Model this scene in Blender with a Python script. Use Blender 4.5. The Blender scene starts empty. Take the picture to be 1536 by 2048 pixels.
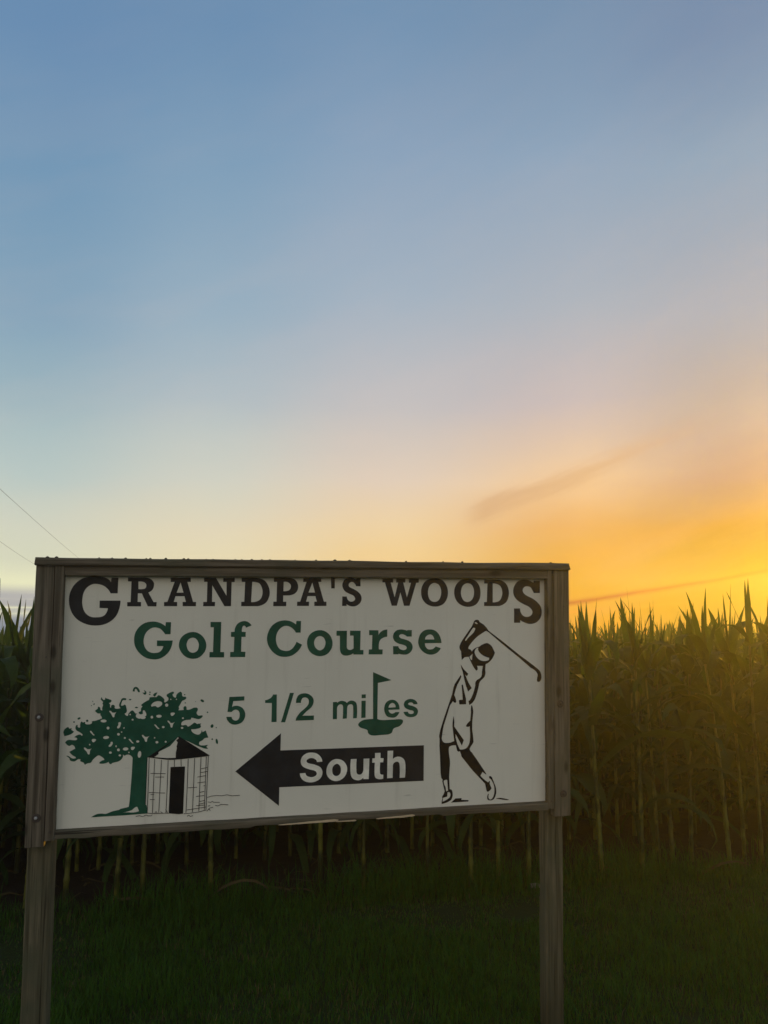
import bpy, bmesh, math, random
import numpy as np
from mathutils import Vector, Matrix, Quaternion, noise
R = math.radians
rng = random.Random(11)
S = bpy.context.scene
COL = S.collection

# ------------------------------------------------------------------ camera
cd = bpy.data.cameras.new('camera')
cam = bpy.data.objects.new('camera', cd)
COL.objects.link(cam)
cd.sensor_fit = 'VERTICAL'
cd.sensor_height = 34.0
cd.sensor_width = 25.5
cd.lens = 34.0 * 1540.0 / 2048.0
cd.clip_start = 0.05
cd.clip_end = 3000
cam.location = (0, 0, 1.65)
cam.rotation_euler = (R(90) + 0.158402, 0, 0)
S.camera = cam

# ------------------------------------------------------------------ sky, sun, exposure
SUN_AZ, SUN_EL = 33.0, 11.0          # degrees right of the view axis, above the horizon
W = bpy.data.worlds.new('World')
S.world = W
W.use_nodes = True
NT = W.node_tree
NT.nodes.clear()


def node(nt, typ, **kw):
    n = nt.nodes.new(typ)
    for k, v in kw.items():
        setattr(n, k, v)
    return n


def link(nt, a, b):
    nt.links.new(a, b)


def sock(nt, v, s):
    if hasattr(v, 'default_value') or hasattr(v, 'is_linked'):
        nt.links.new(v, s)
    else:
        s.default_value = v


def M(nt, op, a, b=0.0, c=0.0):
    n = node(nt, 'ShaderNodeMath', operation=op)
    for i, v in enumerate((a, b, c)):
        sock(nt, v, n.inputs[i])
    return n.outputs[0]


def smoothmap(nt, v, lo, hi, a=0.0, b=1.0):
    n = node(nt, 'ShaderNodeMapRange', interpolation_type='SMOOTHSTEP')
    n.clamp = True
    sock(nt, v, n.inputs[0])
    for i, q in enumerate((lo, hi, a, b)):
        n.inputs[i + 1].default_value = q
    return n.outputs[0]


def mixc(nt, f, a, b, mode='MIX'):
    n = node(nt, 'ShaderNodeMix', data_type='RGBA', blend_type=mode)
    sock(nt, f, n.inputs[0])
    for v, s in ((a, n.inputs[6]), (b, n.inputs[7])):
        if isinstance(v, tuple):
            s.default_value = (*v[:3], 1)
        else:
            nt.links.new(v, s)
    return n.outputs[2]


def lin(c):
    return tuple((x / 255 / 12.92) if x / 255 <= 0.04045 else ((x / 255 + 0.055) / 1.055) ** 2.4 for x in c)


def ramp(nt, fac, stops, interp='LINEAR'):
    n = node(nt, 'ShaderNodeValToRGB')
    cr = n.color_ramp
    cr.interpolation = interp
    while len(cr.elements) < len(stops):
        cr.elements.new(0.5)
    for e, (p, c) in zip(cr.elements, stops):
        e.position = p
        e.color = (*c, 1)
    nt.links.new(fac, n.inputs[0])
    return n.outputs[0]


def build_sky(nt):
    tc = node(nt, 'ShaderNodeTexCoord')
    sep = node(nt, 'ShaderNodeSeparateXYZ')
    link(nt, tc.outputs['Generated'], sep.inputs[0])
    x, y, z = sep.outputs
    el = M(nt, 'MULTIPLY', M(nt, 'ARCSINE', z), 57.29578)
    az = M(nt, 'MULTIPLY', M(nt, 'ARCTAN2', x, y), 57.29578)          # degrees right of the view axis
    # azimuth away from the sun, 0..180
    d = M(nt, 'ABSOLUTE', M(nt, 'WRAP', M(nt, 'SUBTRACT', az, SUN_AZ), 180.0, -180.0))
    # the colour bands of the sunset rise a little towards the sun and lie softly uneven
    nz = node(nt, 'ShaderNodeTexNoise')
    mp = node(nt, 'ShaderNodeMapping')
    mp.inputs['Scale'].default_value = (1.6, 1.6, 5.0)
    mp.inputs['Rotation'].default_value = (0, R(-14), 0)
    link(nt, tc.outputs['Generated'], mp.inputs[0])
    link(nt, mp.outputs[0], nz.inputs['Vector'])
    nz.inputs['Scale'].default_value = 1.4
    nz.inputs['Detail'].default_value = 5
    wob = M(nt, 'MULTIPLY', M(nt, 'SUBTRACT', nz.outputs[0], 0.5), 4.0)
    e2 = M(nt, 'ADD', el, wob)
    f = M(nt, 'DIVIDE', M(nt, 'MAXIMUM', e2, 0.0), 90.0)

    def st(*l):
        return [(a / 90.0, tuple(v / 1000 for v in q)) for a, q in l]
    c = None
    for k, (dd, stops) in enumerate(SKY):
        r = ramp(nt, f, st(*stops))
        c = r if c is None else mixc(nt, smoothmap(nt, d, SKY[k - 1][0], dd), c, r)
    # thin streaks of cloud
    n2 = node(nt, 'ShaderNodeTexNoise')
    cmb = node(nt, 'ShaderNodeCombineXYZ')
    link(nt, M(nt, 'MULTIPLY', az, 0.05), cmb.inputs[0])
    link(nt, M(nt, 'MULTIPLY', el, 1.0), cmb.inputs[1])
    link(nt, cmb.outputs[0], n2.inputs['Vector'])
    n2.inputs['Scale'].default_value = 1.2
    n2.inputs['Detail'].default_value = 4
    # low bank of grey-lavender cloud away from the sun
    low = M(nt, 'MULTIPLY', smoothmap(nt, el, 3.6, 2.6), smoothmap(nt, d, 40, 56))
    band = smoothmap(nt, n2.outputs[0], 0.36, 0.56)
    lowband = M(nt, 'MULTIPLY', low, M(nt, 'MAXIMUM', band, smoothmap(nt, el, 1.9, 1.0)))
    bank = mixc(nt, smoothmap(nt, el, 0.2, 2.4), lin((112, 128, 152)), lin((176, 176, 178)))
    c = mixc(nt, M(nt, 'MULTIPLY', lowband, 0.95), c, bank)
    # streak 1: soft mauve wisp
    n3 = node(nt, 'ShaderNodeTexNoise')
    cm3 = node(nt, 'ShaderNodeCombineXYZ')
    link(nt, M(nt, 'MULTIPLY', az, 0.16), cm3.inputs[0])
    link(nt, M(nt, 'MULTIPLY', M(nt, 'SUBTRACT', el, M(nt, 'MULTIPLY', az, 0.34)), 0.9), cm3.inputs[1])
    link(nt, cm3.outputs[0], n3.inputs['Vector'])
    n3.inputs['Scale'].default_value = 1.0
    n3.inputs['Detail'].default_value = 5
    nn = M(nt, 'SUBTRACT', n3.outputs[0], 0.5)

    def streak(a0, e0, a1, e1, w, amp, fade0, fade1):
        k = (e1 - e0) / (a1 - a0)
        line = M(nt, 'ADD', M(nt, 'MULTIPLY', M(nt, 'SUBTRACT', az, a0), k), e0)
        off = M(nt, 'ADD', M(nt, 'SUBTRACT', el, line), M(nt, 'MULTIPLY', nn, amp))
        g = M(nt, 'EXPONENT', M(nt, 'MULTIPLY', M(nt, 'POWER', M(nt, 'DIVIDE', M(nt, 'ABSOLUTE', off), w), 2.0), -1.0))
        g = M(nt, 'MULTIPLY', g, smoothmap(nt, az, a0 - fade0, a0 + fade0))
        g = M(nt, 'MULTIPLY', g, smoothmap(nt, az, a1 + fade1, a1 - fade1))
        return g
    s1 = M(nt, 'MULTIPLY', streak(6.6, 8.8, 20.0, 13.4, 0.7, 2.1, 1.2, 6.0), 0.5)
    c = mixc(nt, s1, c, lin((196, 150, 110)))
    s2 = M(nt, 'MULTIPLY', streak(12.0, 2.05, 40.0, 6.2, 0.17, 0.24, 1.5, 8.0), 1.0)
    c = mixc(nt, s2, c, lin((168, 62, 0)))
    s3 = M(nt, 'MULTIPLY', streak(11.0, 1.5, 19.0, 2.0, 0.13, 0.35, 3.0, 4.0), 0.5)
    c = mixc(nt, s3, c, lin((226, 138, 40)))
    s4 = M(nt, 'MULTIPLY', streak(12.0, 5.0, 30.0, 9.0, 1.1, 2.0, 5.0, 9.0), 0.16)
    c = mixc(nt, s4, c, lin((235, 150, 70)))
    # faint uneven veils of high cloud, drawn out along the same slant
    n5 = node(nt, 'ShaderNodeTexNoise')
    cm5 = node(nt, 'ShaderNodeCombineXYZ')
    link(nt, M(nt, 'MULTIPLY', M(nt, 'ADD', az, M(nt, 'MULTIPLY', el, 0.35)), 0.035), cm5.inputs[0])
    link(nt, M(nt, 'MULTIPLY', M(nt, 'SUBTRACT', el, M(nt, 'MULTIPLY', az, 0.36)), 0.16), cm5.inputs[1])
    link(nt, cm5.outputs[0], n5.inputs['Vector'])
    n5.inputs['Scale'].default_value = 1.0
    n5.inputs['Detail'].default_value = 7
    n5.inputs['Roughness'].default_value = 0.6
    veil = M(nt, 'MULTIPLY', smoothmap(nt, n5.outputs[0], 0.40, 0.68), smoothmap(nt, el, 44, 20, 0.25, 1.0))
    c = mixc(nt, M(nt, 'MULTIPLY', veil, 0.07), c, lin((226, 200, 190)))
    # below the horizon
    c = mixc(nt, smoothmap(nt, el, -0.2, -2.5), c, (0.02, 0.022, 0.015))
    bg = node(nt, 'ShaderNodeBackground')
    link(nt, c, bg.inputs[0])
    bg.inputs[1].default_value = 1.0
    # physical twilight sky, same sun
    sk = node(nt, 'ShaderNodeTexSky')
    sk.sky_type = 'NISHITA'
    sk.sun_disc = False
    sk.sun_elevation = R(SUN_EL)
    sk.sun_rotation = R(SUN_AZ)
    sk.dust_density = 2.0
    b2 = node(nt, 'ShaderNodeBackground')
    link(nt, sk.outputs[0], b2.inputs[0])
    b2.inputs[1].default_value = 0.05
    mx = node(nt, 'ShaderNodeMixShader')
    mx.inputs[0].default_value = NISHITA_PART
    link(nt, bg.outputs[0], mx.inputs[1])
    link(nt, b2.outputs[0], mx.inputs[2])
    out = node(nt, 'ShaderNodeOutputWorld')
    link(nt, mx.outputs[0], out.inputs[0])


NISHITA_PART = 0.0
# sky colours (thousandths, linear) by degrees away from the sun and by elevation
#SKYTAB
SKY = [
    (7.6, [(0.0, (210, 113, 5)), (1.15, (210, 113, 5)), (2.97, (214, 127, 7)), (5.3, (210, 108, 10)), (7.3, (205, 102, 27)), (10.64, (283, 194, 213)), (15.62, (345, 328, 349)), (22.06, (333, 386, 469)), (31.06, (259, 369, 488)), (38.51, (184, 273, 412)), (90.0, (100, 155, 270))]),
    (19.2, [(0.0, (631, 256, 6)), (1.24, (631, 256, 6)), (3.2, (588, 276, 12)), (5.71, (651, 338, 74)), (7.87, (695, 364, 124)), (11.47, (781, 549, 340)), (16.84, (511, 462, 482)), (23.76, (376, 436, 511)), (33.31, (254, 365, 498)), (41.1, (175, 284, 427)), (90.0, (100, 155, 270))]),
    (33.0, [(0.0, (838, 531, 178)), (1.27, (838, 531, 178)), (3.29, (826, 598, 286)), (5.88, (846, 618, 301)), (8.11, (819, 632, 382)), (11.83, (720, 604, 496)), (17.35, (510, 510, 531)), (24.47, (354, 442, 536)), (34.26, (243, 356, 498)), (42.18, (167, 287, 444)), (90.0, (100, 155, 270))]),
    (46.3, [(0.0, (952, 781, 436)), (1.24, (952, 781, 436)), (3.2, (815, 737, 484)), (5.72, (796, 718, 478)), (7.89, (762, 689, 498)), (11.5, (621, 639, 557)), (16.87, (427, 510, 551)), (23.81, (299, 423, 529)), (33.38, (193, 329, 480)), (41.18, (149, 272, 438)), (90.0, (100, 155, 270))]),
    (58.6, [(0.0, (1065, 1050, 674)), (1.15, (1065, 1050, 674)), (2.96, (975, 973, 606)), (5.29, (700, 720, 539)), (7.29, (646, 669, 544)), (10.63, (484, 582, 559)), (15.59, (346, 475, 524)), (22.03, (232, 372, 496)), (31.02, (165, 306, 464)), (38.46, (141, 265, 440)), (90.0, (100, 155, 270))]),
    (150, [(0, (430, 390, 350)), (5, (720, 640, 550)), (12, (830, 740, 650)), (22, (680, 660, 640)), (45, (300, 350, 430)), (90, (105, 160, 280))]),
]
build_sky(NT)

sl = bpy.data.lights.new('sun', 'SUN')
sun = bpy.data.objects.new('sun', sl)
COL.objects.link(sun)
sl.energy = 5.0
sl.color = (1.0, 0.525, 0.03)
sl.angle = R(0.5)
sd = Vector((math.sin(R(SUN_AZ)) * math.cos(R(SUN_EL)), math.cos(R(SUN_AZ)) * math.cos(R(SUN_EL)), math.sin(R(SUN_EL))))
sun.rotation_euler = (-sd).to_track_quat('-Z', 'Y').to_euler()
sun.location = sd * 50

S.render.engine = 'CYCLES'
S.cycles.max_bounces = 6
S.cycles.transparent_max_bounces = 6
S.cycles.use_denoising = True
S.view_settings.view_transform = 'Standard'
S.view_settings.look = 'None'
S.view_settings.exposure = 0.0
S.view_settings.gamma = 1.0
S.view_settings.use_curve_mapping = False

ART = [  # name, vinyl colour, layer, what it is, contours in tenths of a millimetre on the panel face
    ('letter', 'dark', 0, 'large G', ['1615,9083 1860,9084 1851,8499 1599,8498 1582,8536 1562,8572 1539,8607 1514,8639 1478,8677 1441,8712 1401,8744 1358,8772 1311,8796 1261,8814 1211,8829 1159,8839 1110,8846 1061,8849 1011,8847 963,8838 911,8820 861,8795 814,8764 772,8728 734,8687 702,8641 674,8592 652,8539 633,8475 621,8409 612,8342 607,8274 605,8220 606,8165 611,8111 619,8057 631,8001 646,7946 665,7892 689,7840 713,7800 741,7762 773,7727 808,7695 843,7670 880,7648 920,7631 960,7618 1005,7609 1052,7606 1098,7606 1144,7607 1191,7609 1238,7613 1283,7620 1328,7633 1363,7650 1397,7672 1427,7698 1451,7729 1478,7778 1500,7830 1516,7884 1525,7940 1224,7955 1222,8226 1965,8226 1964,8165 1960,8103 1953,8043 1942,7983 1927,7914 1908,7846 1886,7779 1858,7716 1826,7659 1789,7605 1748,7555 1702,7510 1645,7464 1584,7423 1519,7388 1452,7359 1374,7335 1295,7318 1213,7308 1132,7304 1050,7305 969,7312 888,7326 809,7347 730,7374 652,7407 578,7446 507,7492 446,7541 390,7596 339,7657 294,7721 255,7789 223,7860 196,7934 174,8009 158,8080 148,8153 142,8225 141,8298 144,8365 152,8432 165,8498 184,8562 210,8633 242,8702 279,8767 322,8828 371,8884 424,8936 482,8982 544,9022 608,9056 675,9082 745,9103 816,9121 878,9133 941,9140 1004,9143 1068,9142 1132,9138 1197,9131 1261,9120 1324,9105 1370,9091 1415,9074 1459,9053 1500,9028 1529,9006 1556,8980 1579,8951 1599,8919']),
    ('letter', 'dark', 0, 'R', ['2206,9094 2800,9098 2854,9095 2909,9087 2963,9072 3014,9050 3051,9027 3083,8997 3112,8964 3137,8927 3149,8902 3157,8874 3160,8845 3159,8817 3154,8771 3145,8726 3131,8683 3110,8644 3079,8608 3043,8577 3002,8552 2959,8533 3159,8172 3273,8172 3266,8010 2956,8011 2723,8501 2582,8500 2580,8177 2705,8172 2710,8011 2210,8012 2210,8168 2329,8172 2337,8945 2206,8949', '2587,8942 2626,8947 2666,8948 2706,8945 2745,8937 2775,8928 2804,8915 2830,8898 2854,8877 2866,8858 2875,8837 2879,8814 2880,8791 2878,8764 2872,8737 2863,8713 2847,8692 2825,8677 2798,8668 2770,8663 2742,8660 2706,8656 2669,8655 2632,8656 2596,8660']),
    ('letter', 'dark', 0, 'A', ['3759,9096 4507,9101 4511,8942 4383,8941 4616,8177 4725,8177 4725,8016 4234,8016 4229,8177 4350,8177 4289,8395 3959,8395 3900,8177 4025,8177 4029,8017 3546,8017 3546,8172 3665,8177 3912,8939 3770,8938', '4132,8920 4251,8529 3998,8528']),
    ('letter', 'dark', 0, 'N', ['5006,9105 5447,9107 5865,8415 5857,8949 5729,8949 5730,9104 6163,9107 6162,8946 6048,8945 6045,8014 5798,8014 5319,8814 5323,8177 5438,8177 5437,8015 4997,8015 4998,8177 5132,8177 5132,8945 5010,8945']),
    ('letter', 'dark', 0, 'D', ['6425,9110 6936,9113 7020,9110 7104,9096 7186,9073 7264,9039 7315,9005 7360,8962 7399,8912 7432,8859 7464,8796 7489,8731 7508,8664 7519,8595 7523,8532 7519,8470 7508,8408 7492,8348 7470,8288 7442,8230 7408,8178 7365,8134 7299,8089 7227,8054 7151,8028 7073,8013 6433,8013 6433,8180 6549,8180 6565,8953 6435,8952', '6835,8954 6865,8957 6895,8957 6925,8954 6955,8949 6999,8940 7043,8930 7085,8915 7120,8890 7158,8844 7188,8791 7212,8735 7229,8676 7240,8620 7244,8561 7242,8503 7234,8446 7222,8397 7204,8349 7180,8304 7149,8265 7111,8235 7067,8211 7020,8194 6972,8180 6932,8172 6891,8168 6850,8168 6809,8173']),
    ('letter', 'dark', 0, 'P', ['7674,9118 8236,9121 8306,9118 8376,9104 8443,9081 8504,9047 8544,9011 8576,8966 8600,8916 8618,8864 8628,8810 8631,8755 8625,8700 8611,8648 8589,8601 8560,8558 8523,8521 8481,8491 8419,8463 8353,8444 8284,8433 8216,8431 8050,8431 8048,8186 8174,8186 8171,8011 7669,8012 7669,8186 7791,8186 7799,8960 7677,8959', '8057,8961 8094,8968 8132,8969 8170,8965 8206,8955 8241,8939 8273,8918 8301,8892 8324,8863 8337,8836 8345,8807 8346,8776 8343,8747 8334,8716 8320,8686 8302,8659 8279,8637 8249,8620 8216,8609 8181,8603 8147,8597 8124,8594 8100,8593 8077,8594 8054,8596']),
    ('letter', 'dark', 0, 'A', ['8821,9115 9545,9120 9540,8969 9425,8968 9660,8186 9762,8186 9764,8019 9282,8020 9279,8186 9384,8186 9319,8406 9010,8406 8947,8186 9071,8186 9067,8020 8599,8021 8603,8186 8719,8186 8957,8966 8827,8965', '9190,8940 9300,8547 9041,8546']),
    ('letter', 'dark', 0, 'apostrophe', ['9935,9132 10088,9133 10087,8713 9948,8713']),
    ('letter', 'dark', 0, 'S', ['10980,9119 11125,9120 11129,8801 10949,8807 10941,8835 10930,8861 10915,8886 10897,8909 10874,8931 10849,8951 10822,8967 10792,8976 10765,8976 10738,8969 10712,8957 10690,8941 10673,8924 10659,8903 10650,8880 10646,8857 10648,8834 10654,8811 10666,8790 10681,8773 10720,8747 10762,8727 10805,8709 10848,8689 10892,8665 10937,8642 10980,8617 11021,8588 11056,8558 11089,8526 11119,8491 11144,8453 11160,8417 11172,8379 11179,8340 11180,8301 11175,8261 11165,8222 11150,8184 11130,8149 11102,8114 11069,8082 11033,8054 10993,8031 10953,8015 10910,8005 10866,7999 10822,7998 10782,8000 10743,8008 10705,8018 10667,8031 10641,8043 10617,8057 10594,8073 10574,8092 10575,8018 10397,8018 10399,8395 10577,8388 10581,8356 10590,8325 10603,8295 10619,8267 10639,8243 10662,8223 10688,8206 10716,8193 10741,8186 10768,8185 10794,8187 10819,8193 10844,8202 10867,8215 10888,8231 10905,8250 10914,8270 10919,8291 10919,8313 10914,8335 10900,8364 10881,8391 10859,8415 10834,8436 10797,8456 10757,8472 10717,8486 10678,8503 10633,8525 10588,8547 10544,8573 10505,8603 10474,8636 10447,8673 10425,8713 10407,8755 10397,8792 10392,8830 10392,8868 10399,8906 10412,8948 10430,8988 10453,9025 10482,9058 10516,9085 10553,9107 10594,9124 10636,9137 10674,9144 10712,9145 10752,9143 10790,9138 10815,9132 10838,9123 10861,9112 10884,9101 10898,9094 10912,9086 10926,9077 10939,9068']),
    ('letter', 'dark', 0, 'W', ['12030,9115 12472,9118 12474,8958 12372,8957 12542,8360 12687,8959 12602,8959 12606,9119 12986,9121 12979,8961 12893,8960 13055,8360 13223,8951 13131,8956 13136,9114 13553,9117 13540,8958 13439,8952 13166,8023 12935,8023 12782,8567 12636,8024 12425,8024 12133,8964 12031,8964']),
    ('letter', 'dark', 0, 'O', ['14234,9138 14310,9136 14386,9125 14459,9106 14527,9075 14586,9034 14637,8984 14681,8927 14718,8866 14749,8796 14772,8723 14786,8648 14792,8572 14790,8497 14780,8422 14762,8348 14735,8278 14703,8218 14663,8160 14615,8110 14560,8069 14486,8032 14406,8006 14323,7991 14240,7986 14157,7991 14075,8008 13995,8034 13921,8069 13859,8110 13804,8160 13756,8216 13717,8278 13687,8343 13667,8412 13654,8484 13649,8555 13650,8626 13658,8697 13674,8767 13699,8833 13734,8898 13776,8960 13826,9014 13886,9057 13967,9094 14054,9118 14144,9132', '14206,8953 14253,8949 14299,8937 14343,8918 14381,8892 14416,8857 14444,8816 14466,8771 14484,8725 14496,8684 14503,8642 14506,8600 14505,8557 14501,8507 14494,8458 14482,8409 14465,8362 14448,8323 14427,8285 14401,8251 14370,8222 14334,8201 14294,8187 14252,8179 14210,8178 14167,8183 14125,8194 14085,8212 14050,8236 14020,8269 13996,8306 13977,8347 13962,8389 13950,8433 13942,8478 13939,8524 13938,8570 13940,8616 13946,8662 13955,8707 13969,8751 13986,8790 14006,8827 14031,8861 14061,8891 14093,8915 14129,8934 14167,8948']),
    ('letter', 'dark', 0, 'O', ['15646,9130 15723,9127 15800,9118 15874,9099 15944,9069 16004,9028 16057,8978 16101,8920 16138,8858 16167,8788 16185,8713 16196,8638 16201,8561 16200,8489 16192,8417 16177,8347 16153,8279 16121,8214 16081,8153 16032,8098 15974,8054 15899,8017 15818,7992 15733,7978 15648,7975 15563,7983 15479,8002 15398,8030 15323,8068 15264,8110 15212,8160 15167,8217 15131,8278 15100,8348 15078,8422 15064,8497 15059,8573 15063,8645 15076,8717 15098,8787 15129,8854 15169,8916 15217,8974 15272,9025 15335,9066 15408,9096 15486,9116 15566,9126', '15632,8946 15679,8942 15726,8930 15771,8911 15810,8885 15841,8852 15865,8814 15884,8773 15899,8730 15911,8685 15918,8639 15921,8593 15920,8547 15916,8496 15908,8446 15896,8397 15879,8349 15861,8313 15839,8280 15812,8249 15781,8223 15748,8202 15711,8186 15672,8176 15633,8172 15593,8175 15554,8185 15517,8201 15485,8222 15451,8255 15423,8293 15400,8334 15381,8377 15366,8421 15356,8467 15350,8513 15348,8559 15350,8606 15356,8652 15366,8698 15380,8742 15396,8781 15415,8819 15439,8853 15469,8883 15505,8908 15545,8928 15588,8941']),
    ('letter', 'dark', 0, 'D', ['16364,9097 16908,9095 16970,9097 17033,9091 17094,9077 17152,9056 17211,9025 17266,8988 17314,8944 17354,8894 17391,8828 17418,8757 17437,8684 17449,8609 17452,8541 17447,8472 17435,8404 17416,8338 17396,8282 17370,8228 17337,8178 17295,8135 17230,8090 17160,8053 17084,8025 17007,8005 16358,8006 16358,8168 16478,8173 16506,8939 16364,8938', '16735,8945 16783,8945 16830,8941 16877,8932 16922,8919 16966,8903 17010,8883 17049,8857 17080,8825 17112,8769 17136,8708 17151,8645 17160,8581 17161,8526 17154,8472 17140,8417 17122,8365 17105,8323 17083,8283 17055,8246 17022,8216 16979,8194 16933,8180 16884,8170 16835,8162 16810,8159 16785,8158 16760,8159 16735,8162']),
    ('letter', 'dark', 0, 'large S', ['18564,9064 18843,9065 18835,8550 18567,8549 18553,8579 18537,8609 18521,8638 18503,8667 18484,8700 18465,8733 18443,8764 18416,8789 18383,8808 18347,8820 18308,8827 18270,8830 18235,8829 18200,8824 18167,8813 18138,8797 18111,8773 18089,8744 18073,8712 18065,8679 18065,8643 18073,8608 18088,8574 18108,8543 18138,8510 18174,8482 18213,8457 18253,8434 18311,8405 18370,8380 18429,8354 18487,8325 18541,8295 18593,8262 18644,8228 18691,8189 18741,8142 18789,8093 18831,8041 18867,7984 18890,7932 18906,7878 18916,7822 18918,7765 18915,7702 18906,7640 18889,7578 18864,7520 18830,7465 18789,7414 18741,7369 18687,7330 18626,7300 18561,7278 18492,7263 18423,7256 18364,7257 18305,7267 18247,7282 18190,7301 18128,7324 18067,7351 18009,7382 17952,7416 17949,7308 17677,7309 17678,7904 17945,7904 17945,7862 17950,7821 17960,7780 17974,7741 17993,7703 18016,7667 18043,7634 18075,7605 18107,7584 18143,7568 18181,7556 18220,7550 18262,7549 18303,7553 18343,7562 18381,7577 18415,7597 18446,7622 18471,7652 18490,7685 18499,7718 18502,7754 18497,7789 18484,7821 18456,7865 18422,7904 18382,7939 18339,7971 18284,8003 18225,8029 18164,8053 18106,8080 18038,8115 17971,8149 17906,8187 17845,8230 17798,8271 17754,8317 17717,8367 17686,8420 17665,8471 17651,8526 17644,8581 17643,8637 17648,8693 17660,8749 17678,8803 17702,8855 17730,8905 17764,8952 17803,8995 17847,9032 17894,9059 17944,9078 17998,9092 18052,9102 18110,9108 18169,9109 18227,9105 18285,9098 18323,9089 18360,9076 18396,9060 18432,9044 18462,9030 18491,9015 18520,8999 18549,8982']),
    ('letter', 'green', 0, 'G', ['3630,7412 3824,7411 3816,6957 3619,6959 3604,6984 3588,7008 3570,7032 3551,7054 3523,7086 3494,7117 3463,7145 3429,7168 3386,7188 3341,7204 3295,7214 3249,7218 3207,7217 3165,7211 3125,7198 3088,7180 3038,7146 2992,7107 2950,7063 2916,7013 2887,6957 2866,6897 2852,6834 2843,6771 2841,6713 2845,6656 2855,6598 2871,6542 2890,6492 2915,6444 2945,6400 2980,6359 3012,6331 3049,6308 3089,6290 3130,6275 3166,6266 3203,6261 3240,6259 3278,6261 3316,6264 3353,6269 3390,6278 3425,6292 3452,6309 3476,6331 3498,6355 3517,6382 3534,6412 3548,6445 3559,6478 3567,6513 3329,6522 3329,6726 3903,6720 3901,6676 3896,6632 3889,6588 3878,6546 3862,6490 3844,6436 3822,6383 3795,6333 3761,6282 3724,6235 3682,6191 3637,6152 3582,6114 3525,6081 3465,6054 3403,6034 3345,6023 3286,6019 3226,6022 3166,6028 3102,6039 3037,6054 2974,6074 2914,6102 2852,6140 2794,6185 2739,6234 2688,6287 2647,6336 2610,6388 2577,6443 2549,6501 2528,6560 2513,6620 2503,6682 2498,6744 2498,6813 2503,6883 2515,6951 2533,7017 2559,7079 2592,7138 2630,7193 2673,7244 2721,7290 2773,7331 2830,7366 2889,7395 2953,7415 3019,7429 3086,7436 3154,7439 3206,7438 3259,7431 3311,7421 3362,7407 3401,7394 3439,7378 3476,7359 3513,7339 3542,7321 3570,7302 3597,7281 3622,7259']),
    ('letter', 'green', 0, 'o', ['4646,7036 4705,7031 4764,7019 4821,6999 4874,6972 4928,6936 4978,6894 5022,6846 5061,6794 5095,6737 5123,6675 5142,6611 5153,6546 5153,6478 5144,6411 5125,6345 5099,6284 5059,6221 5012,6164 4958,6113 4898,6072 4839,6045 4775,6029 4709,6022 4643,6023 4575,6033 4508,6050 4444,6076 4385,6110 4329,6155 4280,6208 4236,6266 4199,6327 4172,6382 4152,6439 4140,6498 4135,6558 4139,6622 4152,6686 4172,6746 4200,6803 4239,6855 4284,6902 4335,6943 4391,6976 4451,7003 4514,7021 4580,7032', '4636,6820 4673,6817 4710,6807 4744,6789 4774,6766 4803,6733 4827,6695 4847,6653 4863,6611 4871,6581 4875,6550 4875,6519 4872,6488 4865,6443 4855,6397 4840,6355 4816,6319 4782,6289 4741,6266 4697,6252 4652,6248 4610,6254 4569,6270 4531,6294 4499,6323 4472,6361 4453,6403 4438,6448 4425,6493 4420,6520 4417,6547 4418,6574 4422,6601 4433,6642 4445,6683 4463,6721 4487,6754 4519,6780 4556,6801 4595,6814']),
    ('letter', 'green', 0, 'l', ['5289,7412 5693,7410 5684,6261 5828,6259 5827,6058 5277,6066 5281,6267 5409,6265 5416,7209 5294,7210']),
    ('letter', 'green', 0, 'f', ['6845,7268 6635,7185 6628,7209 6617,7232 6601,7251 6580,7264 6561,7266 6541,7260 6523,7248 6509,7233 6497,7208 6489,7181 6484,7152 6481,7124 6479,7099 6478,7074 6480,7049 6483,7024 6629,7022 6627,6832 6472,6833 6469,6266 6634,6257 6626,6061 6057,6064 6059,6256 6191,6260 6200,6830 6070,6837 6072,7024 6204,7026 6204,7071 6208,7117 6217,7161 6231,7204 6251,7247 6274,7289 6302,7327 6336,7359 6377,7387 6423,7409 6471,7425 6520,7436 6559,7440 6599,7438 6638,7431 6676,7420 6707,7405 6735,7386 6762,7364 6787,7341 6804,7325 6819,7307 6833,7288']),
    ('letter', 'green', 0, 'C', ['8587,7435 8766,7429 8758,6976 8574,6978 8556,7009 8537,7038 8514,7066 8490,7093 8461,7122 8430,7149 8397,7174 8361,7195 8318,7215 8274,7232 8228,7244 8182,7247 8135,7242 8089,7229 8045,7210 8005,7185 7961,7148 7921,7106 7886,7059 7857,7009 7833,6956 7816,6899 7804,6841 7798,6783 7797,6725 7802,6668 7812,6611 7828,6556 7848,6500 7874,6446 7905,6396 7945,6353 7990,6322 8041,6300 8095,6285 8149,6274 8194,6269 8239,6268 8284,6273 8327,6285 8370,6305 8409,6331 8445,6362 8477,6396 8515,6447 8549,6501 8577,6558 8601,6618 8820,6506 8802,6463 8782,6422 8759,6381 8734,6343 8706,6305 8676,6269 8643,6236 8608,6205 8561,6169 8512,6135 8461,6105 8407,6082 8345,6063 8282,6051 8218,6044 8154,6043 8089,6046 8024,6053 7961,6067 7900,6089 7836,6122 7777,6161 7721,6207 7669,6256 7623,6308 7582,6363 7545,6422 7514,6484 7489,6545 7470,6607 7457,6671 7451,6736 7452,6800 7459,6863 7473,6926 7491,6987 7516,7054 7546,7119 7582,7181 7625,7238 7673,7287 7728,7331 7787,7369 7849,7401 7909,7424 7972,7440 8037,7451 8102,7458 8153,7459 8204,7455 8255,7447 8306,7436 8346,7425 8385,7409 8423,7391 8460,7372 8489,7355 8517,7337 8543,7317 8569,7295']),
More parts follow.
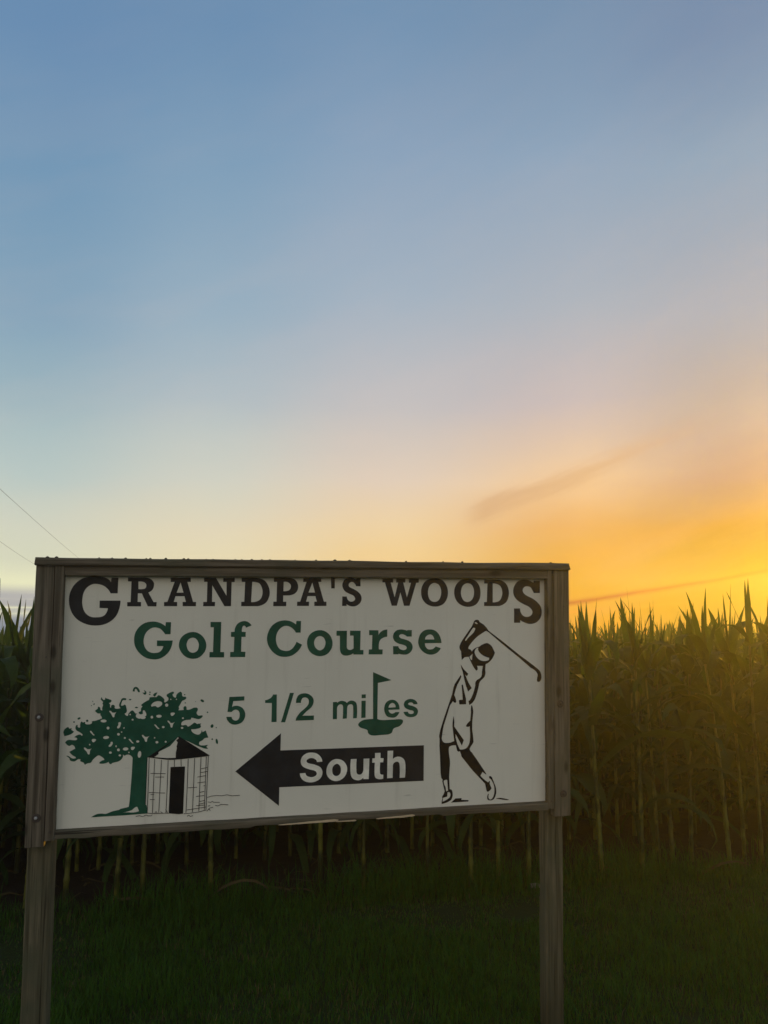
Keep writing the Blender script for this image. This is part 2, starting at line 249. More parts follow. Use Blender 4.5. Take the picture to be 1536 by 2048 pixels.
    ('letter', 'green', 0, 'o', ['9519,7067 9580,7063 9640,7052 9698,7032 9754,7006 9807,6973 9856,6933 9900,6888 9938,6838 9971,6782 9997,6721 10016,6658 10028,6594 10032,6533 10029,6470 10017,6410 9997,6352 9964,6287 9924,6225 9876,6170 9819,6125 9751,6089 9677,6065 9600,6051 9522,6048 9451,6055 9381,6072 9314,6099 9250,6133 9199,6169 9153,6212 9113,6260 9080,6313 9053,6373 9035,6437 9024,6502 9019,6567 9021,6633 9030,6698 9046,6761 9072,6821 9106,6874 9147,6922 9196,6963 9249,6998 9312,7027 9379,7048 9449,7062', '9523,6837 9562,6832 9600,6820 9635,6801 9666,6777 9693,6747 9713,6712 9729,6674 9741,6636 9748,6601 9751,6566 9749,6530 9743,6495 9732,6454 9718,6414 9699,6376 9673,6343 9640,6315 9602,6293 9561,6278 9519,6274 9478,6283 9440,6303 9406,6329 9375,6360 9349,6394 9328,6432 9312,6472 9301,6513 9295,6548 9294,6584 9298,6619 9306,6653 9319,6688 9335,6722 9356,6753 9382,6780 9413,6803 9447,6821 9485,6833']),
    ('letter', 'green', 0, 'u', ['10183,7036 10603,7033 10603,6421 10603,6392 10610,6363 10621,6336 10638,6313 10660,6295 10687,6283 10715,6276 10744,6273 10771,6276 10798,6285 10824,6297 10849,6310 10866,6323 10880,6341 10874,6840 10729,6841 10726,7037 11157,7028 11147,6268 11279,6266 11282,6088 10883,6094 10869,6143 10844,6125 10817,6109 10789,6096 10759,6086 10715,6072 10669,6061 10623,6054 10576,6052 10534,6057 10493,6067 10454,6082 10418,6103 10394,6127 10376,6155 10362,6187 10351,6219 10339,6270 10331,6321 10327,6373 10328,6425 10322,6840 10186,6841']),
    ('letter', 'green', 0, 'r', ['11504,7050 11884,7042 11891,6837 11899,6863 11910,6889 11924,6913 11941,6935 11969,6964 11999,6991 12032,7014 12067,7033 12111,7049 12157,7061 12203,7068 12251,7071 12248,6784 12209,6780 12170,6773 12132,6763 12095,6749 12060,6732 12027,6713 11996,6691 11969,6664 11949,6633 11933,6600 11922,6565 11915,6529 11907,6468 11904,6406 11905,6344 11909,6283 12067,6276 12059,6082 11494,6090 11502,6283 11626,6287 11637,6852 11506,6853']),
    ('letter', 'green', 0, 's', ['13093,7042 13269,7041 13266,6780 13069,6781 13052,6798 13033,6813 13013,6827 12992,6839 12964,6853 12935,6867 12906,6877 12875,6882 12848,6883 12822,6879 12796,6871 12773,6859 12758,6846 12746,6829 12739,6811 12740,6792 12751,6769 12768,6748 12789,6731 12812,6717 12856,6700 12901,6689 12948,6678 12993,6665 13040,6649 13086,6633 13132,6613 13174,6589 13205,6566 13234,6539 13259,6509 13278,6476 13293,6441 13303,6403 13307,6365 13305,6327 13297,6287 13284,6249 13265,6212 13242,6179 13212,6147 13178,6119 13140,6096 13100,6077 13064,6065 13025,6060 12985,6058 12946,6059 12891,6064 12836,6073 12781,6085 12727,6099 12715,6075 12502,6078 12494,6404 12712,6396 12719,6369 12730,6342 12745,6318 12764,6297 12790,6278 12819,6264 12849,6254 12880,6246 12906,6241 12932,6238 12958,6239 12983,6244 13005,6254 13026,6268 13042,6285 13055,6305 13060,6324 13061,6344 13056,6363 13047,6380 13025,6401 13000,6418 12972,6431 12943,6443 12886,6461 12827,6474 12768,6488 12711,6507 12669,6527 12628,6550 12590,6577 12557,6608 12531,6641 12512,6678 12497,6717 12489,6757 12487,6795 12491,6833 12501,6870 12516,6905 12537,6942 12564,6975 12595,7004 12630,7028 12672,7047 12716,7058 12763,7065 12809,7069 12848,7069 12887,7065 12926,7058 12964,7051 12989,7045 13014,7038 13039,7030 13062,7020']),
    ('letter', 'green', 0, 'e', ['14525,6507 13823,6507 13823,6472 13828,6437 13837,6403 13850,6370 13867,6340 13889,6313 13914,6289 13942,6269 13969,6258 13999,6252 14029,6250 14060,6250 14090,6253 14120,6258 14150,6266 14177,6279 14207,6297 14234,6319 14259,6343 14281,6370 14492,6299 14475,6262 14454,6226 14429,6193 14400,6163 14365,6134 14327,6109 14286,6088 14243,6070 14196,6057 14147,6047 14097,6042 14048,6043 13990,6051 13933,6065 13878,6084 13826,6109 13774,6143 13725,6182 13682,6226 13643,6273 13612,6319 13586,6369 13566,6420 13550,6473 13543,6516 13541,6560 13543,6604 13549,6647 13561,6705 13577,6763 13598,6819 13626,6871 13660,6915 13700,6956 13745,6991 13794,7019 13846,7040 13902,7053 13959,7061 14016,7062 14073,7060 14131,7052 14186,7037 14239,7016 14288,6986 14333,6949 14374,6908 14410,6864 14437,6823 14458,6779 14475,6734 14490,6688 14503,6643 14513,6598 14520,6553', '13828,6657 13828,6687 13833,6716 13844,6744 13861,6769 13891,6798 13925,6823 13963,6843 14004,6855 14039,6858 14074,6853 14107,6841 14135,6821 14167,6785 14192,6744 14209,6699 14220,6653']),
    ('letter', 'green', 0, '5', ['6068,4550 6634,4560 6632,4405 6214,4386 6175,4166 6194,4180 6215,4191 6237,4200 6260,4205 6297,4209 6334,4211 6371,4208 6408,4201 6451,4187 6494,4169 6534,4146 6570,4117 6604,4079 6633,4036 6656,3990 6672,3942 6681,3892 6682,3842 6676,3793 6664,3745 6646,3697 6623,3651 6594,3610 6557,3576 6505,3545 6447,3521 6387,3506 6325,3498 6278,3498 6231,3506 6184,3520 6141,3540 6104,3565 6071,3596 6041,3630 6015,3667 5997,3699 5983,3733 5974,3768 5968,3803 6166,3797 6170,3770 6179,3743 6193,3719 6210,3698 6235,3679 6262,3664 6292,3655 6322,3652 6353,3656 6383,3666 6410,3682 6431,3703 6450,3735 6461,3772 6467,3811 6470,3849 6469,3888 6464,3926 6453,3963 6437,3998 6418,4021 6393,4039 6365,4053 6337,4063 6315,4066 6293,4065 6271,4061 6251,4053 6227,4039 6205,4022 6185,4003 6167,3982 6008,3986']),
    ('letter', 'green', 0, '1', ['7729,4602 7874,4598 7882,3550 7687,3552 7690,4279 7430,4286 7427,4391 7457,4394 7487,4400 7516,4407 7544,4418 7574,4431 7603,4446 7631,4464 7656,4484 7675,4506 7692,4531 7707,4557 7722,4582']),
    ('letter', 'green', 0, 'slash', ['8383,4648 8536,4644 8215,3527 8058,3532']),
    ('letter', 'green', 0, '2', ['8626,4254 8624,4293 8626,4332 8631,4371 8641,4409 8656,4450 8674,4490 8697,4527 8728,4557 8773,4584 8824,4603 8877,4614 8931,4620 8983,4618 9036,4610 9088,4594 9136,4572 9183,4541 9226,4505 9263,4463 9292,4417 9308,4375 9315,4330 9314,4284 9308,4240 9295,4193 9275,4148 9250,4106 9221,4066 9181,4026 9136,3991 9089,3957 9045,3921 9002,3881 8961,3840 8921,3798 8882,3755 9334,3749 9331,3581 8626,3571 8627,3603 8632,3635 8641,3666 8654,3695 8683,3744 8716,3791 8752,3836 8791,3878 8839,3923 8890,3964 8942,4004 8991,4048 9023,4079 9054,4111 9081,4145 9104,4183 9117,4215 9126,4250 9129,4285 9127,4320 9121,4349 9110,4376 9095,4401 9075,4422 9049,4439 9020,4450 8989,4457 8959,4458 8930,4455 8902,4447 8877,4434 8858,4415 8837,4379 8824,4338 8817,4296 8817,4253']),
    ('letter', 'green', 0, 'm', ['10081,4245 10244,4253 10245,4203 10261,4221 10279,4238 10300,4253 10322,4264 10350,4274 10379,4282 10409,4286 10439,4286 10472,4283 10506,4276 10538,4265 10569,4252 10589,4241 10607,4227 10622,4210 10636,4192 10655,4214 10677,4234 10700,4251 10726,4266 10751,4277 10777,4285 10803,4289 10830,4288 10869,4282 10908,4272 10944,4256 10975,4234 11002,4203 11022,4168 11035,4130 11043,4092 11052,3968 11055,3843 11051,3719 11041,3596 10892,3593 10897,3706 10898,3819 10896,3932 10891,4045 10888,4066 10882,4087 10872,4106 10859,4122 10842,4134 10822,4141 10801,4145 10780,4145 10755,4141 10730,4134 10708,4122 10689,4107 10672,4084 10661,4058 10654,4030 10651,4001 10643,3596 10479,3588 10486,3699 10490,3809 10491,3920 10489,4031 10487,4055 10483,4078 10474,4101 10462,4121 10447,4134 10429,4145 10409,4151 10388,4153 10364,4151 10339,4144 10317,4133 10298,4118 10279,4095 10264,4069 10254,4042 10247,4013 10246,3583 10085,3583']),
    ('letter', 'green', 0, 'i', ['11225,4265 11396,4266 11396,3603 11225,3598', '11230,4515 11393,4516 11395,4370 11229,4372']),
    ('flag_drawing', 'green', 0, None, ['11683,5387 12439,5052 11884,4953 11875,3544 11891,3532 11909,3522 11927,3514 11947,3509 11993,3499 12039,3492 12086,3488 12133,3485 12226,3484 12320,3486 12413,3489 12506,3491 12587,3494 12667,3498 12748,3500 12828,3496 12855,3491 12882,3482 12906,3467 12923,3447 12930,3422 12930,3395 12922,3368 12910,3344 12883,3308 12851,3275 12816,3245 12777,3220 12725,3199 12670,3185 12615,3171 12563,3151 12545,3137 12532,3118 12520,3097 12510,3076 12501,3050 12495,3022 12486,2996 12471,2975 12439,2953 12403,2936 12364,2924 12325,2916 12246,2908 12166,2905 12086,2904 12006,2902 11940,2898 11874,2893 11807,2890 11741,2891 11700,2895 11660,2903 11620,2914 11582,2930 11558,2945 11537,2964 11518,2986 11502,3009 11494,3034 11491,3062 11487,3088 11475,3112 11453,3130 11426,3142 11397,3151 11369,3161 11326,3176 11281,3188 11238,3203 11197,3223 11167,3243 11139,3268 11117,3296 11104,3327 11105,3355 11117,3382 11135,3406 11156,3427 11191,3454 11229,3477 11270,3496 11312,3511 11357,3523 11403,3530 11450,3535 11496,3538 11548,3542 11599,3543 11651,3543 11703,3542']),
    ('letter', 'green', 0, 'e', ['12785,3883 12329,3881 12331,3859 12336,3838 12344,3817 12357,3798 12376,3777 12399,3757 12424,3742 12451,3731 12478,3728 12505,3731 12532,3738 12558,3746 12573,3752 12587,3761 12600,3771 12611,3783 12777,3778 12767,3749 12754,3722 12738,3696 12719,3672 12696,3646 12671,3622 12644,3601 12613,3585 12574,3574 12534,3567 12493,3566 12452,3570 12403,3578 12353,3590 12306,3608 12265,3634 12231,3670 12206,3712 12186,3757 12170,3804 12158,3848 12152,3893 12150,3939 12155,3984 12165,4035 12181,4085 12203,4132 12233,4174 12272,4209 12317,4237 12367,4258 12419,4272 12467,4276 12515,4272 12563,4260 12607,4241 12649,4213 12686,4178 12717,4138 12743,4096 12763,4045 12777,3992 12784,3937', '12328,3966 12331,3996 12339,4026 12351,4055 12367,4080 12389,4104 12414,4126 12443,4141 12474,4149 12503,4147 12533,4137 12559,4121 12581,4100 12600,4072 12614,4041 12621,4008 12623,3975']),
    ('letter', 'green', 0, 's', ['13526,4074 13358,4071 13351,4090 13340,4109 13326,4125 13309,4137 13286,4146 13262,4150 13238,4151 13214,4147 13189,4141 13165,4131 13145,4117 13133,4098 13136,4081 13150,4066 13169,4054 13188,4045 13224,4031 13262,4023 13300,4014 13337,4002 13381,3982 13424,3961 13465,3937 13500,3906 13522,3878 13539,3845 13548,3810 13550,3776 13542,3733 13527,3691 13505,3654 13475,3623 13433,3597 13386,3579 13336,3569 13286,3564 13230,3565 13173,3571 13119,3585 13069,3610 13028,3643 12993,3685 12966,3731 12947,3781 13122,3788 13130,3766 13142,3744 13157,3725 13177,3709 13202,3697 13229,3690 13257,3687 13285,3688 13310,3692 13334,3700 13356,3712 13371,3729 13377,3749 13375,3771 13366,3792 13352,3807 13318,3824 13280,3833 13240,3840 13203,3850 13156,3867 13110,3885 13066,3906 13027,3933 13000,3961 12979,3993 12965,4028 12958,4064 12960,4102 12970,4139 12987,4174 13011,4204 13045,4233 13085,4255 13128,4272 13172,4283 13220,4287 13268,4285 13316,4278 13362,4265 13397,4250 13429,4230 13459,4206 13485,4179 13501,4155 13514,4129 13522,4102']),
    ('arrow', 'dark', 0, None, ['6355,1738 8059,3107 8055,2459 13802,2433 13799,1033 8038,1066 8035,365']),
    ('letter', 'white', 1, 'S', ['9691,1965 9484,1957 9477,1984 9466,2010 9451,2034 9431,2054 9395,2078 9357,2099 9316,2113 9274,2121 9234,2121 9194,2114 9156,2101 9120,2084 9100,2069 9083,2049 9072,2026 9070,2002 9079,1980 9095,1960 9117,1944 9140,1932 9199,1911 9260,1897 9322,1883 9382,1864 9446,1840 9511,1815 9572,1784 9625,1743 9659,1702 9683,1655 9699,1605 9704,1554 9700,1496 9686,1439 9663,1386 9632,1339 9589,1297 9539,1263 9484,1236 9427,1215 9369,1200 9309,1192 9248,1191 9187,1196 9133,1206 9079,1221 9028,1242 8980,1269 8943,1298 8911,1332 8882,1369 8858,1409 8842,1443 8830,1480 8823,1517 8821,1554 9037,1558 9043,1527 9056,1497 9074,1470 9097,1448 9136,1424 9179,1407 9224,1395 9269,1390 9310,1390 9350,1397 9388,1409 9423,1426 9445,1442 9464,1463 9476,1488 9481,1514 9476,1543 9463,1572 9444,1598 9420,1617 9363,1644 9301,1661 9239,1676 9178,1695 9115,1718 9052,1742 8991,1770 8937,1807 8903,1843 8876,1885 8858,1931 8848,1978 8847,2030 8855,2082 8872,2132 8896,2177 8930,2218 8970,2253 9016,2281 9065,2304 9114,2320 9166,2328 9218,2331 9271,2330 9324,2324 9378,2315 9430,2300 9479,2277 9524,2248 9566,2213 9604,2173 9637,2129 9659,2091 9675,2050 9686,2008']),
    ('letter', 'white', 1, 'o', ['10263,2042 10327,2034 10391,2019 10452,1996 10509,1964 10554,1927 10592,1883 10625,1833 10651,1782 10668,1736 10678,1689 10681,1641 10678,1594 10669,1537 10654,1481 10633,1427 10604,1377 10569,1334 10527,1295 10481,1262 10431,1234 10387,1214 10339,1200 10290,1192 10240,1192 10185,1200 10131,1214 10079,1235 10031,1263 9988,1297 9949,1336 9916,1381 9890,1428 9872,1472 9862,1519 9858,1567 9859,1614 9865,1671 9877,1726 9894,1780 9918,1831 9949,1878 9985,1921 10026,1960 10072,1993 10116,2015 10163,2032 10213,2041', '10276,1856 10309,1849 10339,1830 10366,1804 10389,1776 10408,1745 10421,1710 10430,1675 10433,1639 10432,1591 10427,1542 10415,1496 10393,1455 10367,1427 10333,1406 10295,1392 10255,1387 10221,1391 10187,1405 10157,1425 10132,1450 10111,1485 10098,1524 10091,1564 10088,1604 10089,1648 10095,1692 10107,1734 10128,1771 10157,1803 10192,1830 10233,1848']),
    ('letter', 'white', 1, 'u', ['10824,2012 11053,2009 11046,1889 11043,1768 11045,1647 11052,1526 11055,1498 11063,1469 11076,1443 11095,1422 11123,1407 11155,1397 11188,1395 11219,1400 11246,1412 11270,1431 11290,1455 11306,1481 11320,1512 11329,1546 11333,1581 11333,1615 11335,2007 11566,2004 11550,1207 11334,1218 11333,1282 11310,1255 11284,1231 11254,1211 11221,1196 11188,1186 11152,1181 11116,1181 11080,1186 11032,1196 10985,1211 10941,1232 10904,1262 10870,1308 10846,1359 10829,1414 10820,1469 10810,1605 10807,1741 10812,1877']),
    ('letter', 'white', 1, 't', ['11795,2210 12016,2208 12019,2002 12144,1990 12131,1836 12006,1835 11998,1739 11995,1642 11995,1546 11999,1449 12002,1428 12009,1406 12020,1387 12036,1372 12059,1361 12084,1355 12110,1354 12136,1357 12137,1196 12091,1187 12044,1182 11996,1183 11948,1188 11913,1197 11879,1210 11848,1228 11823,1252 11805,1283 11794,1318 11788,1354 11786,1390 11782,1502 11781,1613 11785,1723 11792,1834 11682,1839 11690,2002 11797,2005']),
    ('letter', 'white', 1, 'h', ['12306,2275 12533,2273 12521,1940 12550,1967 12583,1990 12619,2008 12657,2020 12702,2028 12748,2029 12794,2024 12838,2013 12880,1994 12920,1969 12955,1938 12983,1903 13008,1858 13024,1811 13034,1761 13039,1711 13044,1582 13043,1452 13037,1324 13025,1196 12808,1199 12814,1320 12815,1442 12812,1565 12804,1687 12801,1720 12793,1752 12780,1783 12760,1809 12739,1824 12713,1832 12685,1834 12659,1831 12628,1822 12598,1808 12572,1790 12551,1767 12536,1736 12527,1702 12524,1666 12527,1631 12520,1209 12295,1203']),
